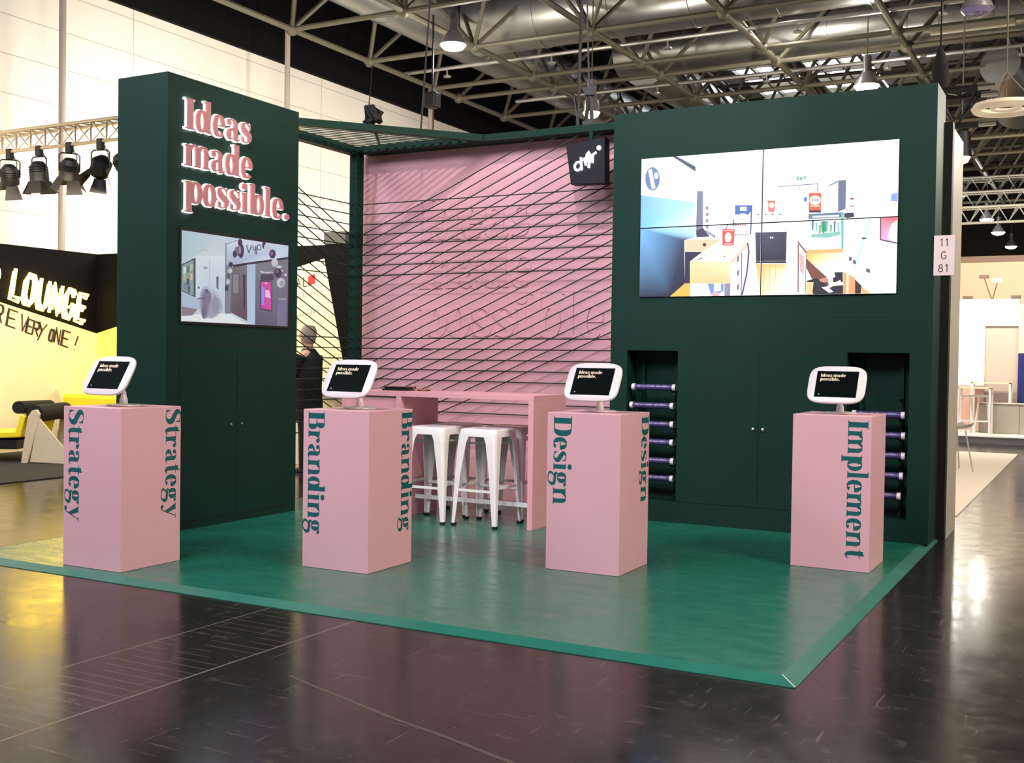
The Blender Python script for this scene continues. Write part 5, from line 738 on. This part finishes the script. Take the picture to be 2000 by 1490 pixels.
def make_stool():
    e = empty('metal_stool', (0, 0, .031), '', 'stool', 'white metal stools at the high table')
    H = .85; m = MB()
    m.loft([rsq(.195, .05, z=H-.105), rsq(.192, .05, z=H-.03), rsq(.186, .05, z=H-.006), rsq(.178, .05, z=H), rsq(.162, .045, z=H+.001), rsq(.15, .04, z=H-.006), rsq(.03, .02, z=H-.008)], caps=False)
    m.add([(x, y, H-.008) for x, y, z in rsq(.03, .02)], [tuple(range(20))])
    # skirt cut: only a shallow apron between the legs
    m.v = [v if v[2] > H-.1 else (v[0], v[1], H-.065) for v in m.v]
    m.build('seat', WHITEM, e, smooth=True)
    for sx in (-1, 1):
        for sy in (-1, 1):
            m = MB(); rings = []
            for z, c, w in ((H-.04, .192, .125), (H-.12, .199, .098), (.45, .213, .066), (.12, .224, .042), (.022, .228, .034)):
                t = .006; r_ = w*.32
                o = [(c, c-w), (c, c-r_), (c-r_*.3, c-r_*.3), (c-r_, c), (c-w, c), (c-w, c-t), (c-r_, c-t), (c-r_*.3-t*.7, c-r_*.3-t*.7), (c-t, c-r_), (c-t, c-w)]
                rings.append([(sx*a, sy*b, z) for a, b in o])
            m.loft(rings); lg = m.build('leg', WHITEM, e, smooth=False)
            MB().box(sx*.211-.02, sy*.211-.02, 0, sx*.211+.02, sy*.211+.02, .024).build('foot_cap', BLACKP, lg, bevel=.005)
    z = .315; d = .208
    for a, b in (((-d, -d), (d, -d)), ((d, -d), (d, d)), ((d, d), (-d, d)), ((-d, d), (-d, -d))):
        m = MB(); bar(m, (a[0], a[1], z+(.0 if a[1] == b[1] else .03)), (b[0], b[1], z+(.0 if a[1] == b[1] else .03)), .010, .022); m.build('foot_bar', WHITEM, e)
    m = MB(); bar(m, (-.18, -.18, H-.13), (.18, .18, H-.13), .008, .018); bar(m, (-.18, .18, H-.13), (.18, -.18, H-.145), .008, .018); m.build('under_seat_brace', WHITEM, e)
    return e
st0 = make_stool()
for i, (x, y, r, l) in enumerate(((-4.10, 3.365, 1, 'white metal stool at the front, left one, next to the Branding plinth'), (-3.575, 3.395, -2, 'white metal stool at the front, right one, nearest the table end'), (-4.17, 3.86, 2, 'white metal stool behind the front left stool'), (-3.60, 3.87, 4, 'white metal stool behind the front right stool'))):
    o = st0 if i == 0 else dup(st0); o.location = (x, y, .031); o.rotation_euler = (0, 0, math.radians(r)); o['label'] = l
n = empty('notebook', (-4.64, 3.56, 1.186), 'black notebook lying on the high table, lower of the two', 'notebook', None, .04)
MB().box(-.13, -.09, 0, .13, .09, .016).build('cover', BLACKP, n, bevel=.003)
n = empty('notebook', (-4.63, 3.57, 1.203), 'black notebook on top of another at the table end', 'notebook', None, -.03)
MB().box(-.125, -.085, 0, .125, .085, .018).build('cover', mat('black_leather', (12, 12, 14), .35), n, bevel=.003)
n = empty('pen', (-4.45, 3.58, 1.1925), 'thin dark pen beside the notebooks on the high table', 'pen', None, .1)
MB().tube([(0, 0, 0), (.14, 0, 0)], .0055, 8).build('barrel', BLACKP, n, smooth=True)
n = empty('folded_spectacles', (-4.36, 3.50, 1.19), 'small brown folded spectacles beside the notebooks', 'spectacles', None, .3)
m = MB()
for cx in (-.04, .035): m.tube([(cx+.03*math.cos(k*PI/8), .0, .026+.02*math.sin(k*PI/8)) for k in range(17)], .0035, 6)
m.tube([(-.07, 0, .03), (-.05, .06, .01), (.06, .05, .006)], .003, 6); m.tube([(.065, 0, .03), (.05, .07, .01), (-.05, .06, .006)], .003, 6); m.build('frame', mat('tortoise_brown', (150, 92, 66), .4), n)
# ================================================================ lounge booth at the left
CREAM = mat('cream_wall_board', (240, 226, 184), .55, var=.03, scale=1.5)
YEL = mat('yellow_paint', (246, 222, 40), .4, var=.04, scale=3)
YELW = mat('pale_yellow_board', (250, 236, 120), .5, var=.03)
PLY = mat('pale_plywood', (214, 198, 168), .45, var=.08, scale=5)
lw = empty('lounge_wall', (0, 0, 0), 'black and cream lounge booth wall with slanted black top band, left of the tower', 'wall panel')
XL = -12.95
m = MB()
m.prism([(-3, 0), (7.25, 0), (7.25, 1.80), (-3, 4.2)] if False else [(1.0, 0), (7.25, 0), (7.25, 1.80), (3.3, 2.73), (1.0, 2.73)], lambda a, b, t: (t, a, b), XL-.1, XL)
m.build('cream_panel', CREAM, lw)
m = MB(); m.prism([(1.0, 2.73), (3.3, 2.73), (7.25, 1.80), (7.25, 3.06), (1.0, 3.06)], lambda a, b, t: (t, a, b), XL-.1, XL+.004); m.build('black_band', BLACKW, lw)
rw = empty('lounge_rear_wall', (0, 0, 0), 'black booth wall with a big slanted lit cream field, seen through the cords', 'wall panel')
YB = 7.25
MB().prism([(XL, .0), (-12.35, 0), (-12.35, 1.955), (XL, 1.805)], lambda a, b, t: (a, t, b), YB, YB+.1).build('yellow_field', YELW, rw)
MB().prism([(-12.35, 0), (-7.80, 0), (-8.09, 1.464), (-8.425, 2.86), (-12.35, 1.955)], lambda a, b, t: (a, t, b), YB, YB+.1).build('cream_field', CREAM, rw)
MB().prism([(XL, 1.805), (-8.425, 2.86), (-8.09, 1.464), (-7.80, 0), (-7.2, 0), (-7.2, 3.04), (XL, 3.06)], lambda a, b, t: (a, t, b), YB-.004, YB+.1).build('black_field', BLACKW, rw)
MB().prism([(-8.70, 2.485), (-8.585, 2.52), (-8.585, 2.645), (-8.70, 2.61)], lambda a, b, t: (a, t, b), YB-.012, YB-.004).build('red_square', mat('red_logo', (214, 40, 36), .4), rw)
def skel(mb, txt, fn, h, w, gap, r, n=6, amp=0):
    x = 0
    for ch in txt:
        for s_ in SK.get(ch, []):
            mb.tube([fn(x+a*w, b*h) for a, b in s_], r, n)
        x += w+gap
    return x
m = MB(); skel(m, 'CAL', lambda a, b: (-9.02+a, YB-.006, 2.45+b+a*.1), .13, .075, .04, .006, 4); m.build('dark_capitals', BLACKP, rw)
for z_, w_ in ((2.28, .5), (2.02, .36)):
    m = MB(); 
    for k in range(9): m.tube([(-8.95+k*.05, YB-.005, z_+k*.011), (-8.93+k*.05, YB-.005, z_+k*.011+(.05 if k % 3 else .07))], .004, 4)
    m.build('faint_caption', mat('faint_grey_print', (170, 160, 140), .6), rw)
MB().box(-8.42, YB-.02, 3.05, -8.05, YB+.3, 3.22).build('grey_box', mat('grey_cabinet', (70, 70, 68), .5), rw)

neon = emis('yellow_neon', (255, 226, 92), 7.5); neonw = emis('white_neon', (255, 250, 236), 7)
ns = empty('neon_lounge_sign', (0, 0, 0), 'glowing yellow neon lettering reading LOUNGE on the black band', 'sign')
y = 5.64; base = lambda yy: 2.265-(yy-5.61)*.245
for i, ch in enumerate('LOUNGE'):
    m = MB()
    for s_ in SK[ch]:
        for off in (-.023, .023):
            m.tube([(XL+.05, y+a*.19+b*.07+off*(1 if b < .9 else .6), base(y+a*.19)+.03+b*(.40)+off) for a, b in s_], .027, 6)
    m.build('neon_letter', neon, ns, smooth=True); y += .238 if ch != 'L' else .21
ns2 = empty('neon_word_end', (0, 0, 0), 'white glowing curved neon letter cut by the left edge, before the yellow word', 'sign')
m = MB(); m.tube([(XL+.05, 5.26+.19*math.sin(k*PI/12), 2.62-.2*math.cos(k*PI/12)) for k in range(13)], .02, 8); m.build('neon_letter', neonw, ns2, smooth=True)
bl = empty('brush_slogan', (0, 0, 0), 'dark brush lettering EVERYONE! painted on the cream lounge wall', 'wall lettering')
bs = lambda yy: 2.02-(yy-5.46)*.285
for ch, y, w_, h_ in (('R', 5.42, .12, .25), ('E', 5.60, .20, .24), ('V', 5.82, .16, .24), ('E', 5.93, .14, .20), ('R', 6.04, .12, .20), ('Y', 6.13, .18, .22), ('O', 6.33, .08, .17), ('N', 6.43, .11, .22), ('E', 6.56, .18, .23), ('!', 6.80, .14, .22)):
    m = MB()
    for s_ in SK[ch]: m.tube([(XL+.006, y+a*w_+b*.045, bs(y+a*w_)-.10+b*h_) for a, b in s_], [.013]+[.019]*(len(s_)-2)+[.010], 5)
    m.build('brush_letter', mat('brown_black_ink', (50, 30, 18), .6), bl)


cp = MB().box(-12.95, -3.0, 0, -9.72, 7.25, .012).build('carpet', mat('charcoal_carpet', (44, 42, 42), .95, scale=60, var=.2)); tag(cp, 'dark grey lounge carpet beyond the glossy aisle at the left', 'carpet')

def bench(loc, rz, label, cush=True, words=False, LN=1.05):
    e = empty('lounge_bench', loc, label, 'bench', None, rz)
    for y_ in (0, LN):
        m = MB(); m.prism([(-.02, 0), (.07, 0), (.20, .50), (.23, .66), (.19, .72), (.12, .70), (.07, .62)], lambda a, b, t: (a, t, b), y_, y_+.05); m.build('side_frame', PLY, e, bevel=.01)
        m = MB(); m.prism([(.10, .02), (.60, 0), (.66, .08), (.22, .60), (.19, .50)], lambda a, b, t: (a, t, b), y_+.01, y_+.045); m.build('side_panel', PLY, e)
    if cush:
        MB().tube([(.14, .06, .66), (.14, LN-.02, .66)], .115, 18).build('black_bolster', BLACKF, e, smooth=True)
        MB().tube([(-.08, .06, .74), (-.08, LN-.02, .72)], .085, 18).build('black_bolster', BLACKF, e, smooth=True)
    MB().prism([(-.85, .30), (-.05, .34), (.02, .62), (-.05, .66), (-.12, .42), (-.85, .38)], lambda a, b, t: (a, t, b), .05, LN).build('yellow_seat', YEL, e, bevel=.015)
    MB().prism([(-.85, .18), (-.1, .18), (-.1, .3), (-.85, .3)], lambda a, b, t: (a, t, b), .06, LN-.01).build('dark_base', BLACKP, e)
    if words:
        m = MB(); skel(m, 'nt', lambda a, b: (-.55+a, .045, .31+b), .09, .08, .04, .004, 4); m.build('handwriting', BLACKP, e)
    return e
bench((-11.42, 4.70, .012), math.radians(-90+28)+PI/2, 'pale plywood lounge bench with black bolster rolls, beside the Strategy plinth', True, True)
b2 = bench((-12.85, 6.5, .012), -PI/2, 'bright yellow and white lounge bench behind the one with black bolsters', False, False, 1.7); b2.scale = (.80, .84, 1.30)

# ---- lighting truss over the lounge with five theatre spots
truss('lighting_truss', 'warm lit aluminium truss carrying the theatre spotlights over the lounge', (-14.0, 5.1, 4.265), 5.3, .245, mat('warm_aluminium', (214, 196, 166), .35, .6), mat('warm_aluminium', (214, 196, 166)), r=.024, n=18)
def theatre_spot(x, aim, pitch, label):
    e = empty('theatre_spotlight', (x, 5.1, 4.25), label, 'spotlight', 'theatre spotlights on the lounge truss')
    MB().box(-.045, -.035, -.09, .045, .035, .05).build('clamp', BLACKP, e, bevel=.006)
    m = MB(); m.M = Matrix.Rotation(aim, 4, 'Z'); m.tube([(-.13, 0, -.34), (-.13, 0, -.13), (-.10, 0, -.10), (.10, 0, -.10), (.13, 0, -.13), (.13, 0, -.34)], .010, 6); m.build('yoke', BLACKP, e)
    R_ = Matrix.Translation((0, 0, -.33)) @ Matrix.Rotation(aim, 4, 'Z') @ Matrix.Rotation(pitch, 4, 'X')
    m = MB(); m.M = R_; m.lathe([(.02, .17), (.07, .16), (.115, .10), (.125, .0), (.125, -.10), (.11, -.11), (.10, -.10)], n=18)
    for k in range(3): m.lathe([(.125, .09-.03*k), (.132, .085-.03*k), (.125, .08-.03*k)], n=18)
    hs = m.build('lamp_head', BLACKP, e, smooth=True)
    MB.build((lambda mm: (setattr(mm, 'M', R_), mm.lathe([(.001, -.095), (.10, -.095), (.10, -.09), (.001, -.09)], n=16), mm)[2])(MB()), 'lens', BLACKG, e)
    for k in range(4):
        m = MB(); m.M = R_ @ Matrix.Rotation(k*PI/2+.3, 4, 'Z')
        m.loft([[(-.075, .115, -.10), (.075, .115, -.10), (.075, .119, -.10), (-.075, .119, -.10)], [(-.115, .20, -.27), (.115, .20, -.27), (.115, .204, -.268), (-.115, .204, -.268)]])
        m.build('barn_door', mat('dull_black_metal', (44, 40, 40), .5, .3), e)
    m = MB(); m.tube([(.03, 0, .02), (.12, .02, -.15), (.10, .03, -.3)], .007, 5); m.build('power_lead', BLACKP, e)
    return e
nm = ['leftmost theatre spotlight on the lounge truss, cut by the picture edge', 'second theatre spotlight from the left on the lounge truss', 'third theatre spotlight from the left on the lounge truss, before the grey post', 'fourth theatre spotlight from the left on the lounge truss, head turned to the viewer', 'last theatre spotlight on the lounge truss, half hidden by the green tower']
for k, (x, a, p) in enumerate(((-12.22, .8, .5), (-11.62, .1, .12), (-11.02, 1.0, .45), (-10.43, .3, -.5), (-9.98, -.7, .6))): theatre_spot(x, a, p, nm[k])

# ---- the visitor behind the corded frame
pe = empty('person', (-7.84, 6.2, 0), 'grey-haired person in black seen from behind through the cords, hand at the face', 'person', None, math.radians(100))
pe.scale = (1.06, 1.06, 1.06)
SKIN = mat('skin', (206, 158, 132), .5, var=.05); HAIR = mat('grey_hair', (150, 138, 124), .7, scale=60, var=.2, bump=.3); COAT = mat('black_coat', (14, 14, 16), .85, var=.2, scale=10, bump=.1)
def skin_obj(name, verts, edges, radii, m_, parent, root=0, sub=2):
    me = bpy.data.meshes.new(name); me.from_pydata(verts, edges, []); o = bpy.data.objects.new(name, me); C.objects.link(o); o.parent = parent
    md = o.modifiers.new('skin', 'SKIN'); md.use_smooth_shade = True
    if not me.skin_vertices:
        bpy.context.view_layer.objects.active = o
    for i, r in enumerate(radii):
        r = r if isinstance(r, tuple) else (r, r); me.skin_vertices[0].data[i].radius = r
    me.skin_vertices[0].data[root].use_root = True
    s_ = o.modifiers.new('sub', 'SUBSURF'); s_.levels = sub; s_.render_levels = sub
    me.materials.append(m_); return o
# local frame: faces +y, x to its right
V = [(0,0,.92),(0,.0,1.10),(0,0,1.28),(0,-.01,1.42),(0,.0,1.50),(0,.02,1.58),(0,.025,1.68),   # pelvis .. head
     (.10,0,.86),(.11,.02,.48),(.115,0,.09),(.12,.12,.04), (-.10,0,.86),(-.11,-.02,.48),(-.12,-.02,.09),(-.125,.10,.04),
     (.17,-.01,1.40),(.26,.02,1.14),(.20,.26,1.18),(.17,.33,1.25), (-.17,-.01,1.40),(-.25,.08,1.18),(-.14,.24,1.38),(-.11,.27,1.44)]
Ed = [(0,1),(1,2),(2,3),(3,4),(4,5),(5,6),(0,7),(7,8),(8,9),(9,10),(0,11),(11,12),(12,13),(13,14),(3,15),(15,16),(16,17),(17,18),(3,19),(19,20),(20,21),(21,22)]
Rd = [.13,.125,.14,.10,.052,.075,.085,.085,.058,.04,.035,.085,.058,.04,.035,.062,.045,.034,.026,.062,.045,.034,.026]
for hx, hy, hz, sgn_ in ((.17,.33,1.25,1),(-.11,.27,1.44,-1)):
    src = 18 if sgn_ > 0 else 22
    V.append((hx-.01*sgn_, hy+.045, hz+.03)); Ed.append((src, len(V)-1)); Rd.append(.024); palm = len(V)-1
    for f, (dx, L_) in enumerate(((-.026, .06), (-.009, .072), (.009, .068), (.025, .052))):
        V.append((hx+dx, hy+.075, hz+.065)); Ed.append((palm, len(V)-1)); Rd.append(.0085)
        V.append((hx+dx, hy+.075+L_*.35, hz+.065+L_*.5)); Ed.append((len(V)-2, len(V)-1)); Rd.append(.008)
    V.append((hx-.045*sgn_, hy+.06, hz+.03)); Ed.append((palm, len(V)-1)); Rd.append(.010)
body = skin_obj('body', V, Ed, Rd, SKIN, pe)
m = MB()
m.lathe([(.001, -.115), (.05, -.11), (.075, -.06), (.082, 0), (.08, .05), (.06, .10), (.001, .118)], (0, .03, 1.655), 16); hd = m.build('head', SKIN, pe, smooth=True)
m = MB(); m.loft([[(-.014, .10, 1.63), (.014, .10, 1.63), (0, .11, 1.67)], [(-.012, .135, 1.625), (.012, .135, 1.625), (0, .122, 1.655)]]); m.build('nose', SKIN, hd)
for s_ in (-1, 1):
    MB().ball((s_*.03, .104, 1.668), .011, 8).build('eye', mat('eye_dark', (40, 34, 34), .2), hd); MB().ball((s_*.083, .025, 1.65), .022, 8).build('ear', SKIN, hd)
MB().box(-.024, .108, 1.592, .024, .114, 1.600).build('mouth', mat('lips', (150, 92, 84), .5), hd)
m = MB(); m.lathe([(.03, -.13), (.075, -.09), (.093, -.02), (.096, .05), (.07, .11), (.001, .132)], (0, .0, 1.662), 16); m.build('hair', HAIR, pe, smooth=True)
m = MB(); rg = []
for z_, rx, ry, cy in ((.62, .20, .15, 0), (.80, .215, .165, 0), (1.0, .20, .15, 0), (1.2, .22, .15, 0), (1.36, .225, .135, -.01), (1.44, .15, .10, -.01), (1.50, .075, .075, 0)):
    rg.append([(rx*math.cos(2*PI*k/20), cy+ry*math.sin(2*PI*k/20), z_) for k in range(20)])
m.loft(rg); m.tube([(.18, -.01, 1.40), (.27, .02, 1.14), (.20, .25, 1.18), (.18, .30, 1.22)], [.08, .065, .055, .05], 12); m.tube([(-.18, -.01, 1.40), (-.26, .08, 1.18), (-.15, .23, 1.37), (-.125, .255, 1.41)], [.08, .065, .055, .05], 12)
m.build('coat', COAT, pe, smooth=True)
m = MB(); m.tube([(.10, 0, .92), (.11, .02, .48), (.115, 0, .06)], [.105, .08, .065], 12); m.tube([(-.10, 0, .92), (-.11, -.02, .48), (-.12, -.02, .06)], [.105, .08, .065], 12); m.build('trousers', mat('black_trousers', (18, 18, 22), .85), pe, smooth=True)
for s_, yy in ((1, 0), (-1, -.02)):
    MB().loft([[(s_*.12-.05, yy-.10, 0), (s_*.12+.05, yy-.10, 0), (s_*.12+.055, yy+.17, 0), (s_*.12-.055, yy+.17, 0)], [(s_*.12-.04, yy-.09, .09), (s_*.12+.04, yy-.09, .09), (s_*.12+.03, yy+.15, .04), (s_*.12-.03, yy+.15, .04)]]).build('shoe', BLACKP, pe, bevel=.012)
rb = empty('red_cup', (-7.98, 6.42, 1.22), 'small red cup held by the person in black', 'cup')
MB().lathe([(.03, 0), (.04, .12), (.036, .12), (.026, .01), (.001, .01)], n=14).build('cup', mat('red_plastic', (206, 44, 34), .4), rb, smooth=True)
cr = empty('cream_counter', (-8.35, 6.95, 0), 'cream counter block behind the person in black', 'counter')
MB().box(-.2, -.25, 0, .55, .25, .98).build('body', CREAM, cr, bevel=.02); MB().box(-.23, -.28, .98, .58, .28, 1.01).build('top', PLY, cr)

# ================================================================ booths and hall end at the right
WB = mat('white_booth_board', (240, 236, 226), .5, var=.02); BEI = mat('beige_hall_wall', (214, 186, 160), .7, var=.04, scale=.8); GRB = mat('warm_grey_board', (176, 160, 152), .6, var=.03)
ew = empty('beige_partition', (0, 0, 0), 'long beige partition wall across the far hall with a brown top rail', 'wall panel')
MB().box(-9, 30, 0, 6, 30.2, 4.50).build('panel', BEI, ew); MB().box(-9, 29.98, 4.50, 6, 30.2, 4.68).build('top_rail', mat('brown_rail', (120, 98, 84), .6), ew)
cpt = MB().box(-3.2, 6.6, 0, -.045, 15.22, .012).build('carpet', mat('pale_carpet', (232, 220, 206), .95, var=.04, scale=50)); tag(cpt, 'pale cream carpet of the neighbouring booth at right', 'carpet')
sgp = empty('white_podium', (0, 0, 0), 'low white edged podium of the far booth at right', 'platform')
MB().box(-5, 17.6, .0, 3, 21, .13).build('podium_body', mat('grey_podium', (120, 116, 114), .6), sgp); MB().box(-5, 17.56, .13, 3, 21, .16).build('white_edge', WB, sgp)
bw = empty('white_booth_wall', (0, 0, 0), 'bright white booth wall with a grey recessed panel at right', 'wall panel')
m = MB(); m.box(-5, 19.2, .16, -.96, 19.3, 2.83); m.box(-.96, 19.2, 2.29, -.33, 19.3, 2.83); m.build('white_panel', WB, bw)
MB().box(-.96, 19.26, .16, -.33, 19.34, 2.29).build('grey_panel', GRB, bw)
MB().box(-5, 19.18, .16, -.96, 19.2, 1.08).build('rosy_dado', mat('rosy_board', (196, 150, 136), .6), bw)
cw = empty('beige_column', (0, 0, 0), 'beige column with a deep blue panel at the right edge', 'column')
MB().box(-.325, 19.0, .16, 2.5, 19.2, 2.72).build('column_body', mat('beige_column_board', (206, 186, 160), .6), cw); MB().box(-.325, 18.985, .16, 2.5, 18.998, 1.74).build('blue_panel', mat('deep_blue_board', (16, 26, 96), .4), cw)
dk = empty('reception_desk', (0, 0, .16), 'grey rounded reception desk at the right edge', 'desk')
m = MB(); m.prism([(-.97, 18.42), (-.86, 18.32), (1.6, 18.32), (1.6, 18.6), (-.97, 18.6)], lambda a, b, t: (a, b, t), 0, .58); m.build('desk_body', mat('warm_grey_desk', (150, 142, 134), .5), dk, bevel=.02)
MB().box(-.99, 18.30, .58, 1.6, 18.6, .60).build('desk_top', mat('desk_top_board', (190, 180, 170), .4), dk)
MB().box(-.24, 18.315, .02, -.235, 18.32, .57).build('joint', BLACKP, dk)
def cube_table(x0, x1, y0, y1, z0, z1, label):
    e = empty('frame_table', (x0, y0, z0), label, 'table', 'white tube framed tables in the far booth'); L, D, H = x1-x0, y1-y0, z1-z0; w_ = .035
    for x in (0, L-w_):
        for y_ in (0, D-w_): MB().box(x, y_, 0, x+w_, y_+w_, H).build('leg', WHITEM, e)
    for z_ in (0, H-w_-.02):
        for yy in (0, D-w_): MB().box(w_, yy, z_, L-w_, yy+w_, z_+w_).build('rail', WHITEM, e); MB().box(0, 0, H-.02, L, D, H).build('table_top', PLY, e); return e
cube_table(-1.30, -.70, 17.70, 18.25, .16, 1.06, 'nearer white framed table left of the grey desk'); cube_table(-1.15, -.42, 18.62, 19.1, .16, 1.15, 'farther white framed table behind the grey desk')
def rod_stool(loc, label):
    e = empty('wire_stool', loc, label, 'stool', 'white wire stools under the framed tables')
    MB().lathe([(.001, .72), (.15, .72), (.16, .75), (.001, .76)], n=16).build('seat', WHITEM, e, smooth=True)
    for k in range(4):
        a = PI/4+k*PI/2; MB().tube([(.10*math.cos(a), .10*math.sin(a), .72), (.2*math.cos(a), .2*math.sin(a), .0)], .012, 6).build('leg', WHITEM, e)
    m = MB(); m.tube([(.17*math.cos(2*PI*k/16), .17*math.sin(2*PI*k/16), .25) for k in range(17)], .009, 5); m.build('foot_ring', WHITEM, e)
rod_stool((-1.15, 17.98, .16), 'white wire stool at the left under the framed tables'); rod_stool((-.86, 17.98, .16), 'white wire stool at the right under the framed tables')
ch = empty('shell_chair', (-.68, 11.55, .012), 'light grey shell chair on the pale carpet, half behind the silver wall end', 'chair', None, math.radians(-60))
GRC = mat('light_grey_shell', (178, 176, 178), .4); m = MB(); rg = []
for y_, z_, w_ in ((.24, .62, .20), (.18, .60, .23), (0, .575, .24), (-.16, .60, .23), (-.24, .70, .21), (-.29, .88, .19), (-.30, .93, .12)):
    rg.append([(w_*math.sin((k/10-.5)*2), y_, z_+.06*abs(k/5-1)**2) for k in range(11)] + [(w_*math.sin((k/10-.5)*2)*.97, y_+.006, z_-.012+.06*abs(k/5-1)**2) for k in range(10, -1, -1)])
m.loft(rg); m.build('shell', GRC, ch, smooth=True)
for a, b in ((-1, -1), (-1, 1), (1, -1), (1, 1)): MB().tube([(a*.14, b*.14, .57), (a*.22, b*.22, 0)], .011, 8).build('leg', GRC, ch, smooth=True)
def clip_light(x, z, label, L_=.0, dx=0, lit=False):
    e = empty('clip_spotlight', (x, 19.25, 2.83), label, 'spotlight', None)
    if L_: MB().tube([(0, 0, 0), (dx, 0, L_)], .012, 6).build('arm', mat('brown_metal', (86, 64, 52), .5), e)
    m = MB(); m.M = Matrix.Translation((dx, 0, L_+.04)); m.box(-.10, -.05, -.03, .08, .05, .035); m.build('lamp_head', emis('warm_lit_head', (255, 226, 176), 14) if lit else mat('brown_metal', (86, 64, 52)), e, bevel=.01)
clip_light(-1.30, 0, 'small dark spotlight on top of the white booth wall, left one'); clip_light(-.40, 0, 'small dark spotlight on top of the white booth wall, right one')
clip_light(-.86, 0, 'dark spotlight on a leaning arm above the white booth wall', .42, -.14); clip_light(-.84, 0, 'glowing spotlight on a short leaning arm above the white booth wall', .34, .08, True)
